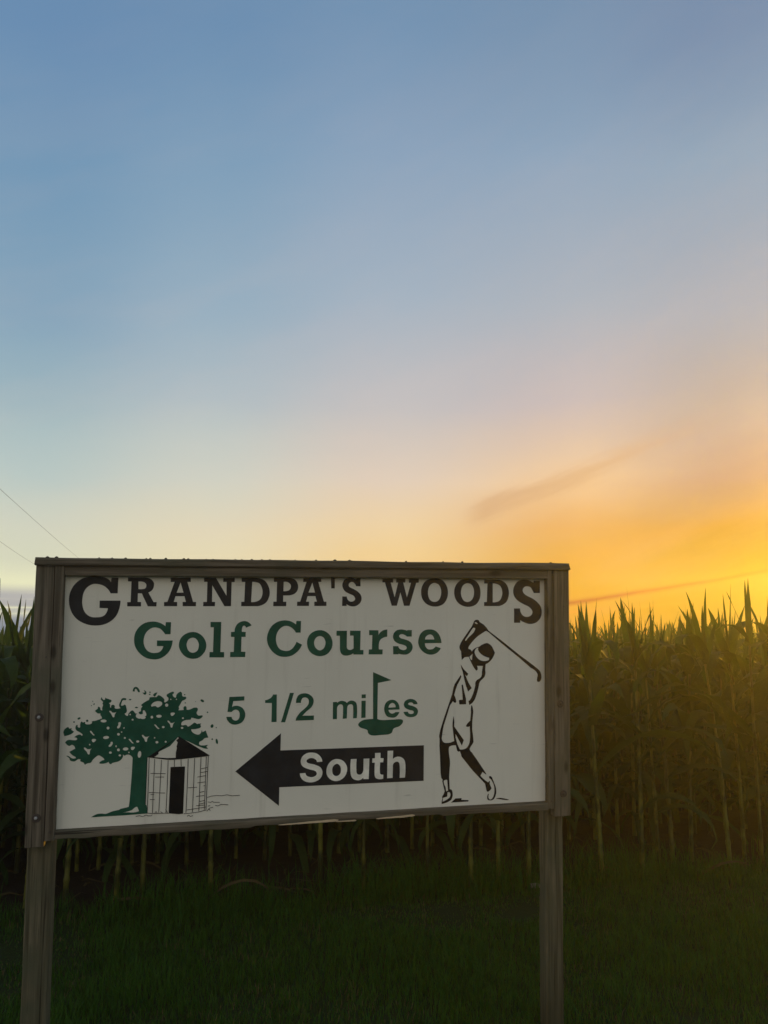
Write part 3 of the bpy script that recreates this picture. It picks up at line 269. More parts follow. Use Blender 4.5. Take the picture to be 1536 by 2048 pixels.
    ('tree_drawing', 'green', 0, None, ['1195,330 1240,362 1288,389 1338,412 1390,431 1428,439 1468,442 1508,442 1549,441 1589,437 1629,429 1669,424 1708,425 1760,438 1810,457 1860,478 1911,495 1972,510 2035,522 2098,532 2161,540 2206,572 2503,631 2529,884 2572,1783 2584,2380 2583,2397 2578,2415 2571,2431 2561,2445 2540,2469 2517,2491 2492,2510 2465,2524 2440,2531 2413,2533 2387,2532 2361,2528 2342,2522 2325,2510 2308,2501 2289,2499 2272,2507 2256,2520 2244,2537 2235,2555 2238,2459 2217,2416 2190,2376 2157,2342 2119,2315 2061,2291 1998,2278 1934,2267 1873,2251 1859,2242 1848,2228 1837,2216 1823,2210 1805,2213 1788,2220 1773,2231 1760,2245 1737,2299 1711,2283 1684,2270 1655,2259 1626,2251 1591,2244 1555,2240 1519,2238 1482,2240 1462,2242 1439,2247 1421,2256 1414,2271 1420,2294 1435,2313 1457,2329 1479,2342 1503,2354 1530,2362 1557,2368 1585,2369 1582,2387 1576,2404 1568,2420 1558,2434 1539,2454 1518,2471 1496,2487 1474,2501 1451,2517 1428,2532 1404,2543 1380,2548 1355,2543 1332,2530 1310,2515 1289,2498 1263,2478 1237,2456 1213,2432 1190,2407 1171,2379 1154,2348 1136,2318 1112,2294 1090,2285 1064,2282 1037,2282 1011,2278 985,2268 959,2257 935,2244 911,2229 868,2305 744,2363 752,2426 735,2434 716,2440 698,2442 680,2439 644,2423 611,2399 578,2378 541,2365 505,2365 467,2372 431,2386 398,2405 386,2421 380,2443 375,2465 365,2484 339,2511 312,2534 282,2555 251,2573 268,2577 286,2578 304,2576 321,2570 356,2550 388,2524 421,2499 456,2480 486,2472 517,2468 548,2470 578,2475 591,2494 586,2517 560,2537 530,2552 500,2567 472,2585 440,2615 410,2647 382,2681 356,2716 379,2728 401,2741 423,2753 446,2765 473,2780 500,2795 527,2809 555,2824 551,2847 544,2869 534,2891 521,2910 504,2929 484,2947 462,2959 438,2966 412,2959 388,2943 364,2928 339,2928 297,2950 260,2981 228,3018 203,3059 211,3077 223,3093 236,3108 251,3121 269,3132 289,3140 309,3146 330,3149 361,3149 391,3144 422,3138 452,3134 483,3131 514,3127 544,3126 574,3130 588,3135 600,3144 609,3156 613,3170 604,3196 581,3214 509,3238 531,3259 555,3278 581,3294 608,3308 632,3317 657,3324 683,3327 709,3326 726,3317 741,3302 755,3288 772,3281 790,3296 791,3323 774,3346 753,3365 730,3383 707,3400 676,3420 643,3438 611,3456 582,3478 567,3494 554,3513 544,3533 539,3554 536,3581 538,3609 545,3635 555,3659 565,3670 578,3676 593,3678 605,3673 612,3658 612,3639 612,3620 618,3604 634,3590 654,3579 674,3574 690,3581 700,3603 699,3630 696,3659 696,3687 701,3715 707,3745 716,3771 733,3791 748,3792 763,3780 779,3766 796,3758 812,3761 827,3771 842,3779 856,3777 866,3761 867,3738 869,3717 879,3702 913,3689 950,3683 987,3683 1023,3686 1045,3691 1067,3699 1087,3710 1103,3726 1107,3741 1103,3760 1100,3778 1105,3790 1132,3801 1162,3803 1193,3803 1223,3808 1280,3824 1336,3843 1392,3864 1447,3886 1447,3902 1445,3919 1440,3935 1434,3950 1426,3966 1416,3980 1404,3993 1391,4005 1389,4069 1297,4072 1190,4171 1291,4243 1298,4318 1318,4315 1338,4308 1357,4298 1372,4283 1380,4263 1383,4240 1386,4217 1395,4197 1408,4187 1424,4182 1441,4182 1457,4185 1451,4203 1446,4222 1444,4241 1444,4260 1450,4287 1459,4313 1468,4339 1472,4366 1470,4383 1466,4400 1459,4416 1449,4431 1472,4484 1382,4583 1410,4668 1422,4636 1439,4607 1461,4580 1486,4559 1499,4555 1513,4559 1526,4568 1537,4579 1545,4643 1587,4610 1614,4603 1640,4595 1667,4585 1692,4575 1713,4566 1735,4558 1753,4547 1766,4530 1768,4512 1762,4495 1750,4479 1737,4466 1721,4456 1704,4450 1685,4446 1665,4447 1682,4434 1698,4418 1710,4400 1719,4381 1723,4357 1720,4332 1718,4308 1723,4284 1740,4272 1764,4272 1759,4294 1758,4317 1762,4339 1772,4358 1786,4368 1805,4372 1825,4371 1844,4367 1858,4360 1870,4349 1880,4337 1887,4322 1889,4303 1885,4283 1883,4264 1890,4247 1907,4234 1928,4227 1951,4224 1973,4223 2005,4224 2036,4227 2067,4233 2098,4241 2076,4264 2059,4291 2047,4320 2042,4350 2046,4389 2057,4427 2073,4464 2089,4500 2100,4528 2111,4558 2126,4584 2148,4601 2181,4611 2216,4611 2251,4604 2284,4591 2292,4565 2276,4538 2251,4532 2223,4535 2196,4537 2172,4530 2153,4511 2140,4487 2130,4461 2123,4434 2115,4410 2109,4385 2108,4360 2115,4337 2127,4328 2143,4328 2161,4331 2178,4336 2196,4344 2214,4357 2232,4367 2250,4366 2268,4351 2280,4329 2288,4303 2294,4279 2306,4236 2317,4192 2323,4148 2321,4106 2311,4083 2295,4065 2273,4051 2250,4043 2251,4028 2256,4014 2263,4000 2272,3989 2292,3972 2313,3958 2335,3949 2357,3950 2370,3963 2375,3984 2378,4008 2386,4028 2414,4066 2443,4105 2477,4135 2518,4147 2552,4133 2580,4100 2606,4061 2637,4031 2652,4026 2669,4027 2685,4032 2700,4040 2677,4017 2660,3988 2650,3956 2651,3923 2662,3897 2684,3876 2710,3859 2737,3845 2758,3838 2779,3835 2801,3836 2822,3841 2850,3829 2880,3820 2911,3817 2941,3818 2962,3825 2981,3837 2997,3853 3010,3871 2974,3909 2991,3914 3008,3925 3020,3938 3026,3955 3025,3986 3018,4017 3006,4047 2992,4076 2981,4097 2967,4118 2951,4135 2931,4145 2917,4143 2905,4133 2896,4119 2891,4103 2900,4019 2879,4006 2856,3998 2832,3995 2807,3998 2786,4006 2765,4021 2751,4039 2747,4059 2758,4080 2778,4094 2802,4102 2827,4105 2824,4213 2880,4284 2820,4333 2855,4365 2892,4395 2930,4423 2969,4449 3002,4469 3036,4488 3071,4504 3108,4518 3128,4614 3304,4621 3375,4615 3444,4690 3479,4675 3513,4658 3545,4637 3576,4614 3601,4593 3625,4570 3646,4544 3662,4515 3664,4491 3659,4464 3656,4439 3665,4418 3684,4411 3705,4416 3727,4428 3747,4440 3767,4454 3786,4471 3801,4489 3811,4511 3814,4533 3810,4555 3802,4577 3790,4597 3769,4613 3751,4635 3740,4659 3740,4683 3754,4708 3777,4726 3805,4740 3833,4753 3866,4771 3901,4787 3937,4799 3974,4803 3988,4797 3998,4783 4004,4766 4004,4749 3994,4735 3978,4726 3961,4716 3953,4702 3955,4679 3963,4656 3976,4634 3991,4616 4010,4598 4032,4583 4055,4574 4076,4577 4089,4595 4091,4620 4091,4649 4097,4674 4110,4697 4127,4719 4145,4739 4166,4757 4236,4797 4255,4787 4272,4775 4287,4759 4298,4742 4303,4714 4302,4685 4303,4657 4313,4632 4332,4616 4357,4606 4384,4603 4409,4605 4438,4599 4458,4579 4460,4560 4456,4540 4448,4522 4436,4507 4408,4490 4377,4478 4345,4467 4318,4449 4296,4423 4280,4393 4265,4361 4249,4330 4235,4306 4221,4282 4207,4258 4192,4234 4211,4161 4184,4101 4387,4107 4376,4131 4370,4156 4368,4181 4372,4205 4381,4223 4395,4238 4412,4248 4431,4252 4447,4247 4460,4235 4471,4218 4480,4202 4484,4179 4482,4155 4483,4132 4494,4116 4523,4108 4553,4109 4584,4117 4614,4125 4650,4138 4685,4155 4720,4171 4756,4182 4787,4186 4818,4187 4849,4183 4877,4171 4890,4156 4897,4136 4900,4114 4898,4092 4888,4064 4871,4038 4856,4012 4853,3984 4863,3954 4881,3925 4905,3902 4932,3884 4968,3879 5006,3884 5043,3889 5077,3880 5086,3865 5081,3845 5069,3824 5055,3807 5029,3786 5000,3768 4969,3755 4936,3750 4869,3761 4803,3782 4737,3803 4670,3812 4660,3803 4658,3783 4657,3761 4648,3747 4602,3737 4553,3735 4504,3735 4457,3729 4425,3720 4394,3707 4365,3692 4339,3672 4326,3658 4316,3640 4309,3621 4305,3601 4303,3584 4304,3565 4308,3549 4319,3540 4360,3536 4402,3542 4444,3549 4486,3546 4506,3533 4522,3511 4539,3491 4559,3483 4598,3494 4633,3514 4667,3540 4701,3564 4721,3580 4740,3600 4760,3615 4783,3622 4814,3616 4844,3602 4871,3581 4893,3557 4916,3581 5037,3582 5002,3529 5016,3513 5027,3494 5032,3473 5028,3455 5008,3433 4981,3417 4952,3406 4921,3398 4862,3388 4802,3382 4742,3380 4682,3382 4671,3346 4691,3309 4717,3275 4747,3245 4782,3221 4828,3197 4878,3178 4928,3169 4975,3178 5013,3205 5042,3246 5060,3295 5067,3345 5093,3259 5212,3315 5316,3044 5279,3046 5242,3044 5206,3037 5171,3025 5151,3011 5135,2992 5119,2972 5101,2955 5074,2941 5045,2929 5017,2917 4994,2898 4984,2880 4978,2858 4978,2835 4984,2814 4997,2795 5015,2780 5036,2769 5058,2763 5166,2758 5226,2768 5310,2777 5252,2707 5314,2631 5230,2635 5133,2663 4914,2756 4211,3121 3913,2783 3120,2405 3104,1939 3086,1210 3079,701 3138,651 3182,353 2351,334', '2279,439 2361,446 2442,460 2521,479 2599,504 2646,531 2687,569 2730,604 2780,623 2801,616 2817,594 2830,565 2840,537 2852,512 2862,484 2866,460 2855,447 2765,427 2673,419 2579,422 2486,435', '1619,3788 1613,3771 1600,3758 1588,3751 1574,3746 1561,3742 1547,3740 1530,3738 1514,3738 1497,3740 1480,3742 1466,3745 1452,3750 1439,3756 1426,3763 1412,3777 1405,3795 1411,3813 1424,3826 1436,3833 1449,3838 1463,3841 1477,3844 1493,3845 1510,3845 1527,3844 1543,3842 1558,3838 1572,3834 1585,3828 1598,3820 1612,3806', '1727,3528 1725,3512 1718,3497 1707,3486 1693,3479 1677,3477 1661,3480 1647,3488 1635,3500 1627,3515 1624,3532 1626,3548 1633,3563 1644,3574 1658,3582 1674,3584 1690,3580 1704,3572 1716,3560 1724,3545', '2262,3499 2250,3484 2234,3479 2221,3486 2217,3503 2221,3523 2234,3538 2250,3543 2263,3535 2267,3519', '2188,3363 2184,3348 2171,3339 2154,3339 2140,3349 2134,3365 2139,3380 2152,3388 2169,3388 2183,3378', '2102,3287 2100,3272 2093,3259 2082,3249 2069,3243 2053,3241 2038,3244 2024,3251 2012,3262 2005,3275 2002,3290 2004,3305 2011,3317 2021,3328 2035,3334 2050,3335 2066,3333 2080,3325 2091,3315 2099,3301', '2320,3144 2319,3133 2314,3123 2306,3115 2296,3110 2284,3109 2272,3111 2262,3116 2253,3125 2248,3135 2245,3147 2247,3158 2252,3168 2260,3175 2270,3180 2282,3182 2293,3179 2304,3174 2312,3165 2318,3155', '1725,3194 1721,3175 1709,3160 1698,3152 1685,3145 1672,3140 1659,3136 1643,3133 1626,3131 1610,3131 1593,3132 1579,3134 1564,3137 1550,3142 1537,3148 1521,3161 1513,3179 1517,3198 1529,3213 1540,3222 1552,3228 1566,3233 1579,3237 1595,3240 1612,3242 1628,3242 1645,3241 1659,3240 1674,3236 1688,3232 1701,3225 1717,3212', '1079,2948 1075,2930 1062,2920 1046,2921 1032,2932 1026,2950 1031,2967 1044,2977 1060,2976 1074,2965', '2008,2852 2007,2840 2004,2830 1992,2816 1977,2817 1964,2831 1960,2842 1958,2854 1959,2866 1962,2876 1974,2890 1990,2889 2003,2875 2006,2864', '2122,2715 2120,2699 2113,2685 2102,2675 2088,2668 2072,2666 2056,2669 2041,2677 2029,2689 2022,2703 2019,2719 2021,2735 2027,2749 2039,2760 2053,2767 2069,2769 2085,2765 2099,2758 2111,2746 2119,2731', '1838,2629 1835,2615 1829,2604 1818,2595 1805,2590 1789,2588 1774,2591 1760,2597 1749,2607 1742,2619 1738,2633 1741,2646 1747,2657 1758,2666 1771,2672 1787,2673 1802,2671 1816,2664 1827,2654 1835,2642', '2172,2513 2170,2501 2164,2490 2154,2482 2142,2477 2128,2476 2114,2479 2101,2484 2091,2494 2084,2504 2081,2516 2083,2528 2089,2539 2099,2547 2111,2552 2125,2553 2140,2551 2152,2545 2163,2536 2170,2525', '2423,2743 2418,2724 2406,2708 2396,2701 2384,2695 2371,2690 2358,2687 2343,2684 2327,2684 2312,2684 2296,2686 2283,2689 2270,2693 2257,2699 2245,2707 2231,2721 2223,2740 2227,2759 2240,2774 2250,2782 2262,2788 2275,2793 2288,2796 2303,2798 2318,2799 2334,2799 2349,2797 2363,2794 2376,2790 2389,2784 2401,2776 2415,2761', '2471,2609 2466,2592 2454,2582 2439,2582 2426,2594 2421,2611 2425,2629 2437,2639 2452,2639 2465,2627', '2887,2512 2884,2494 2880,2476 2874,2459 2866,2443 2859,2431 2851,2420 2841,2411 2830,2404 2810,2403 2791,2412 2782,2422 2775,2435 2769,2449 2765,2462 2762,2481 2760,2499 2760,2518 2762,2536 2765,2555 2769,2572 2775,2590 2782,2606 2789,2618 2797,2629 2807,2638 2819,2644 2838,2646 2857,2637 2867,2626 2874,2614 2879,2600 2883,2586 2887,2568 2888,2549 2888,2531', '2803,2997 2801,2984 2793,2972 2780,2963 2765,2958 2748,2956 2730,2959 2715,2965 2702,2976 2694,2988 2690,3001 2693,3015 2700,3026 2713,3036 2728,3041 2745,3042 2763,3040 2778,3033 2792,3023 2800,3011', '2577,3803 2570,3783 2562,3775 2552,3771 2540,3770 2529,3772 2518,3777 2509,3785 2502,3805 2508,3825 2516,3833 2527,3837 2538,3838 2550,3836 2560,3831 2569,3823', '2473,3998 2467,3980 2453,3970 2435,3970 2420,3982 2414,3999 2419,4017 2433,4028 2451,4027 2466,4016', '3810,4306 3808,4287 3800,4270 3787,4257 3771,4249 3752,4247 3734,4250 3717,4259 3704,4273 3695,4290 3691,4309 3694,4328 3702,4344 3714,4357 3731,4365 3749,4368 3767,4364 3784,4355 3798,4342 3806,4324', '3918,4518 3914,4504 3902,4496 3887,4496 3875,4505 3870,4520 3874,4534 3886,4542 3901,4542 3913,4533', '4125,4513 4121,4499 4109,4490 4094,4491 4082,4500 4077,4514 4082,4528 4093,4537 4108,4536 4120,4527', '3275,3875 3273,3859 3267,3844 3257,3833 3244,3826 3229,3824 3215,3827 3201,3835 3191,3847 3184,3862 3181,3878 3183,3894 3189,3909 3199,3920 3212,3927 3226,3929 3241,3926 3254,3918 3265,3907 3272,3891', '3585,3902 3580,3884 3567,3870 3555,3863 3543,3857 3530,3854 3516,3851 3501,3849 3485,3849 3469,3850 3454,3853 3440,3856 3427,3861 3414,3867 3402,3875 3389,3889 3382,3908 3387,3926 3400,3940 3412,3947 3424,3952 3437,3956 3451,3958 3466,3960 3482,3960 3498,3959 3513,3957 3527,3953 3540,3949 3553,3943 3565,3935 3579,3920', '4400,3804 4393,3785 4384,3779 4373,3775 4360,3773 4348,3775 4336,3780 4327,3787 4319,3806 4326,3825 4335,3831 4346,3835 4358,3836 4371,3835 4382,3830 4392,3822', '3701,3495 3698,3483 3692,3472 3681,3463 3668,3458 3652,3456 3637,3459 3623,3465 3612,3474 3604,3486 3601,3499 3604,3512 3610,3523 3621,3531 3635,3537 3650,3538 3665,3536 3679,3529 3691,3520 3698,3508', '4386,3441 4384,3429 4377,3418 4367,3410 4354,3405 4339,3404 4325,3406 4311,3412 4300,3421 4293,3432 4291,3444 4293,3456 4299,3467 4310,3475 4322,3480 4337,3481 4352,3479 4365,3473 4376,3464 4383,3453', '3375,3110 3371,3094 3358,3084 3342,3084 3329,3095 3323,3112 3328,3129 3341,3139 3357,3138 3370,3128', '3491,2943 3488,2929 3481,2917 3469,2907 3454,2901 3438,2900 3421,2902 3406,2909 3394,2920 3386,2933 3382,2947 3385,2961 3392,2974 3404,2983 3418,2989 3435,2991 3452,2988 3467,2981 3479,2970 3487,2957', '3792,2948 3791,2937 3785,2928 3777,2920 3767,2915 3755,2914 3744,2916 3733,2922 3724,2930 3719,2940 3716,2951 3718,2962 3723,2972 3731,2980 3742,2985 3753,2986 3765,2984 3776,2978 3784,2970 3790,2960', '1995,3558 2002,3575 2014,3590 2026,3604 2035,3621 2037,3645 2034,3672 2033,3697 2042,3717 2060,3728 2084,3732 2107,3727 2125,3714 2133,3693 2131,3668 2124,3643 2118,3618 2114,3595 2109,3573 2101,3552 2089,3533 2075,3519 2057,3508 2037,3503 2018,3504 2006,3511 1999,3525 1995,3542', '1718,2885 1730,2904 1746,2921 1763,2938 1777,2957 1782,2973 1784,2991 1787,3008 1796,3020 1811,3025 1829,3025 1846,3019 1858,3007 1864,2987 1864,2965 1858,2943 1851,2922 1840,2901 1826,2881 1810,2864 1791,2850 1777,2843 1761,2840 1745,2841 1729,2846 1717,2863', '1128,3141 1159,3153 1193,3154 1229,3148 1263,3136 1271,3112 1259,3083 1245,3065 1228,3049 1210,3036 1189,3028 1175,3028 1160,3034 1147,3043 1137,3056 1126,3078 1119,3102 1118,3125', '2519,2800 2548,2813 2582,2817 2616,2813 2648,2801 2656,2791 2653,2774 2645,2757 2635,2742 2623,2725 2609,2710 2593,2698 2574,2691 2560,2690 2545,2694 2531,2703 2522,2714 2512,2737 2507,2761 2508,2784', '1042,3431 1057,3450 1082,3450 1107,3426 1128,3396 1148,3365 1168,3335 1180,3323 1194,3312 1206,3301 1211,3286 1195,3273 1170,3277 1146,3296 1125,3318 1105,3341 1085,3365 1072,3380 1058,3396 1047,3412', '2422,3093 2440,3107 2468,3102 2492,3078 2514,3050 2533,3020 2554,2991 2568,2979 2584,2968 2596,2955 2602,2940 2584,2930 2556,2938 2532,2957 2510,2979 2490,3003 2470,3027 2455,3042 2440,3058 2427,3074', '1696,4146 1714,4160 1748,4155 1767,4140 1784,4119 1801,4100 1822,4088 1857,4084 1891,4085 1925,4093 1956,4106 1939,4084 1923,4061 1909,4037 1897,4011 1892,3987 1892,3961 1889,3936 1880,3915 1854,3911 1828,3927 1810,3952 1798,3980 1786,4009 1772,4036 1752,4063 1729,4089 1709,4116', '849,2834 852,2844 865,2850 883,2851 899,2849 924,2835 946,2815 968,2796 993,2786 1030,2783 1067,2787 1102,2797 1135,2812 1117,2795 1101,2775 1087,2753 1077,2729 1071,2698 1071,2665 1069,2633 1061,2603 1038,2591 1010,2599 993,2619 980,2643 969,2668 956,2692 928,2727 897,2760 869,2795', '3791,3714 3807,3732 3838,3732 3864,3709 3885,3679 3908,3652 3936,3637 3978,3638 4019,3650 4056,3670 4088,3697 4065,3672 4044,3645 4025,3617 4008,3586 3999,3558 3994,3528 3988,3498 3976,3472 3953,3463 3929,3473 3915,3501 3908,3531 3901,3562 3890,3590 3866,3622 3837,3651 3811,3681', '2885,3217 2897,3236 2924,3239 2949,3221 2971,3196 2994,3173 3020,3159 3060,3157 3099,3163 3137,3176 3171,3195 3148,3172 3126,3146 3108,3119 3092,3090 3085,3064 3083,3036 3081,3008 3072,2983 3050,2971 3026,2977 3009,3001 2998,3028 2988,3055 2976,3082 2952,3116 2926,3148 2902,3181', '3184,4311 3196,4338 3211,4364 3230,4386 3252,4406 3284,4426 3318,4443 3354,4455 3392,4462 3434,4464 3477,4460 3519,4451 3558,4433 3575,4418 3586,4396 3590,4371 3589,4348 3577,4323 3560,4301 3538,4282 3515,4266 3494,4252 3471,4240 3447,4233 3422,4232 3403,4241 3386,4257 3369,4273 3350,4282 3314,4285 3278,4282 3243,4274 3209,4262', '3913,4012 3946,4025 3983,4027 4021,4022 4056,4008 4062,3997 4057,3980 4046,3963 4034,3948 4019,3932 4003,3916 3984,3904 3964,3897 3950,3898 3936,3905 3924,3915 3916,3928 3907,3950 3901,3975 3902,3997', '3323,3597 3342,3606 3370,3596 3397,3570 3421,3542 3444,3512 3468,3484 3481,3475 3496,3467 3508,3458 3511,3447 3503,3436 3489,3431 3472,3432 3457,3436 3433,3454 3411,3475 3392,3499 3372,3523 3357,3540 3341,3558 3329,3577', '128,3441 133,3467 140,3492 151,3515 165,3535 190,3560 219,3582 250,3601 283,3616 326,3551 406,3569 398,3506 492,3435 464,3405 433,3379 400,3356 364,3338 316,3320 266,3306 215,3297 164,3292 141,3367 134,3385 129,3404 127,3423', '697,3938 700,3926 698,3914 690,3900 680,3889 665,3879 649,3872 634,3869 618,3870 607,3875 599,3884 596,3896 598,3908 605,3922 616,3933 630,3943 646,3950 661,3953 677,3952 688,3947', '508,3784 503,3768 489,3758 472,3759 457,3769 451,3786 456,3802 470,3811 487,3811 502,3800', '977,3815 976,3804 970,3793 961,3785 950,3780 938,3778 925,3781 914,3786 904,3795 898,3806 896,3818 897,3830 903,3840 912,3849 923,3854 935,3855 948,3853 959,3847 969,3838 975,3827', '1123,4521 1120,4511 1112,4505 1102,4506 1093,4512 1090,4522 1093,4532 1101,4538 1111,4538 1119,4531', '1174,4405 1162,4391 1148,4386 1136,4393 1132,4408 1137,4426 1148,4441 1163,4445 1174,4439 1178,4423', '1083,4364 1080,4354 1071,4348 1060,4349 1050,4355 1046,4365 1049,4375 1058,4381 1070,4381 1079,4374', '2472,4545 2464,4532 2453,4526 2441,4524 2427,4523 2412,4524 2400,4528 2389,4534 2380,4548 2388,4562 2399,4567 2411,4570 2425,4570 2439,4569 2451,4565 2463,4560', '2716,4249 2706,4234 2693,4229 2679,4226 2662,4225 2645,4227 2631,4230 2618,4237 2607,4252 2617,4267 2630,4273 2644,4276 2661,4277 2678,4275 2692,4271 2705,4265', '3160,4801 3155,4789 3140,4781 3121,4782 3105,4790 3099,4803 3104,4815 3119,4823 3138,4822 3154,4814', '3153,4722 3148,4709 3134,4702 3117,4702 3102,4710 3097,4723 3102,4736 3116,4743 3133,4743 3147,4735', '5120,4398 5110,4387 5096,4382 5076,4382 5057,4387 5036,4396 5017,4410 5002,4424 4992,4442 4988,4457 4991,4471 5001,4482 5015,4487 5035,4487 5055,4482 5076,4473 5095,4459 5109,4445 5120,4427 5123,4412', '4822,4411 4820,4404 4814,4400 4807,4400 4801,4405 4798,4412 4800,4419 4806,4423 4814,4423 4820,4419', '4421,4680 4418,4667 4407,4660 4394,4660 4383,4668 4378,4681 4382,4694 4393,4702 4406,4701 4417,4693', '4451,4370 4448,4358 4437,4350 4424,4350 4413,4359 4408,4372 4412,4384 4423,4392 4436,4392 4447,4383', '5287,3993 5282,3977 5269,3968 5253,3969 5239,3979 5234,3995 5238,4010 5251,4020 5268,4019 5281,4009', '5493,3451 5483,3433 5468,3418 5453,3410 5435,3407 5418,3411 5404,3421 5393,3437 5388,3455 5388,3476 5393,3496 5403,3513 5417,3528 5433,3536 5451,3539 5468,3535 5482,3525 5492,3509 5498,3491 5498,3471', '5621,3411 5618,3400 5608,3393 5596,3393 5587,3401 5583,3412 5586,3424 5596,3430 5608,3430 5617,3423', '5491,2982 5486,2965 5472,2955 5454,2955 5439,2966 5433,2984 5438,3001 5453,3011 5471,3010 5485,2999', '5674,2900 5677,2886 5679,2871 5680,2857 5679,2842 5676,2822 5667,2804 5656,2798 5642,2800 5626,2814 5614,2832 5608,2845 5602,2859 5598,2873 5594,2887 5591,2901 5589,2916 5588,2930 5589,2945 5592,2965 5601,2983 5613,2989 5626,2987 5642,2974 5654,2956 5661,2942 5666,2929 5671,2915', '2513,4846 2512,4881 2517,4915 2528,4948 2543,4977 2559,4994 2579,5005 2601,5011 2624,5012 2647,5006 2670,4995 2690,4980 2707,4962 2729,4931 2747,4898 2760,4863 2765,4828 2759,4817 2745,4811 2727,4811 2712,4817 2696,4835 2685,4858 2676,4881 2662,4902 2649,4918 2634,4933 2618,4942 2603,4940 2588,4922 2580,4897 2579,4870 2583,4844', '2909,4885 2933,4874 2957,4861 2978,4844 2993,4822 3000,4798 3001,4772 2996,4747 2984,4726 2970,4717 2951,4716 2931,4720 2914,4728 2860,4801 2881,4793 2904,4789 2927,4791 2947,4799 2947,4823 2929,4848 2911,4872', '3243,4695 3300,4766 3399,4788 3350,4681 3304,4633']),
    ('crib_drawing', 'black', 1, None, ['3110,2401 4232,3138 5384,2382 5334,2364 5258,2355 5183,2347 5107,2340 5032,2333 4919,2324 4806,2316 4693,2308 4580,2302 4418,2292 4256,2282 4095,2277 3933,2278 3814,2289 3696,2307 3579,2328 3461,2349 3373,2362 3285,2377 3198,2391 3110,2406', '4196,3107 4227,3067 4136,2990 4194,2912 4155,2761 4170,2698 4136,2547 4135,2343 3807,2347 3356,2403 3445,2467 3505,2510 3504,2573 3564,2633 3648,2693 3842,2837', '3958,2013 4483,2010 4461,277 4312,265 3939,316']),
    ('crib_upright_line', 'black', 1, None, ['3167,2386 3162,1151 3154,381 3175,379 3183,1149 3187,2385', '3365,2341 3346,892 3345,370 3366,368 3367,890 3385,2339', '3613,2290 3580,880 3571,358 3591,355 3601,878 3633,2288', '3853,2270 3849,1366 3829,343 3850,341 3870,1364 3874,2268', '4079,2270 4086,2018 4107,2017 4100,2269', '4320,2279 4335,2021 4356,2021 4341,2279', '4582,2289 4574,1205 4554,302 4575,300 4595,1203 4604,2288', '4821,2299 4803,1067 4791,314 4812,312 4824,1065 4842,2298', '5054,2330 5041,1560 5023,331 5044,329 5062,1558 5075,2328', '5248,2350 5237,1298 5223,375 5244,373 5258,1296 5269,2348', '5323,2360 5306,1548 5285,382 5307,380 5327,1546 5345,2358', '3093,2395 3091,1653 3079,670 3100,668 3112,1651 3114,2393']),
    ('crib_cross_line', 'black', 2, None, ['3243,1806 3786,1771 3786,1789 3243,1824', '3412,1663 3733,1648 3733,1666 3412,1681', '3203,1109 3789,1059 3789,1078 3203,1127', '3267,1031 3390,1025 3389,1043 3266,1049', '3247,853 3419,839 3419,857 3247,871', '4618,1210 4948,1214 4947,1233 4616,1229', '5078,1891 5309,1931 5305,1950 5073,1909', '5061,1747 5325,1786 5321,1804 5057,1766', '4957,1593 5253,1629 5250,1648 4953,1611', '4957,1378 5233,1397 5231,1416 4954,1396', '5043,1015 5218,1049 5213,1068 5038,1034', '4920,875 5221,897 5218,916 4917,894', '5051,687 5239,712 5235,731 5047,705', '5054,591 5229,620 5225,638 5049,610', '4929,535 5230,544 5228,562 4927,554', '4583,396 5283,465 5279,484 4580,414', '5188,1253 5251,1268 5245,1286 5183,1271', '3164,361 3447,330 3840,323 3934,308 3935,326 3840,341 3446,348 3165,379', '4486,266 4586,266 5036,298 5299,359 5294,377 5032,316 4584,284 4485,285', '3454,354 3481,410 3517,350 3532,359 3481,428 3438,364', '3721,356 3646,403 3637,388 3712,341', '3816,463 3894,339 3909,348 3831,472', '4618,165 4674,203 4724,152 4827,177 4822,195 4726,171 4674,221 4607,181', '5329,314 5438,420 5562,450 5556,468 5428,437 5316,328', '5358,494 5446,512 5441,530 5353,512', '5378,399 5455,332 5467,345 5389,413', '5632,509 5737,483 5849,535 6116,503 6116,522 5847,554 5733,502 5635,527', '5351,651 5480,629 5516,667 5579,626 5796,614 5795,633 5581,644 5515,686 5477,647 5353,669', '5338,816 5475,859 5675,874 5879,851 6056,879 6261,831 6544,836 6542,855 6262,849 6056,898 5878,869 5674,892 5471,877 5332,834', '3040,246 3098,289 3153,293 3191,258 3329,258 3353,303 3337,312 3324,275 3193,276 3156,310 3090,306 3028,261', '2769,265 2887,288 3008,246 3012,264 2887,306 2764,283']),
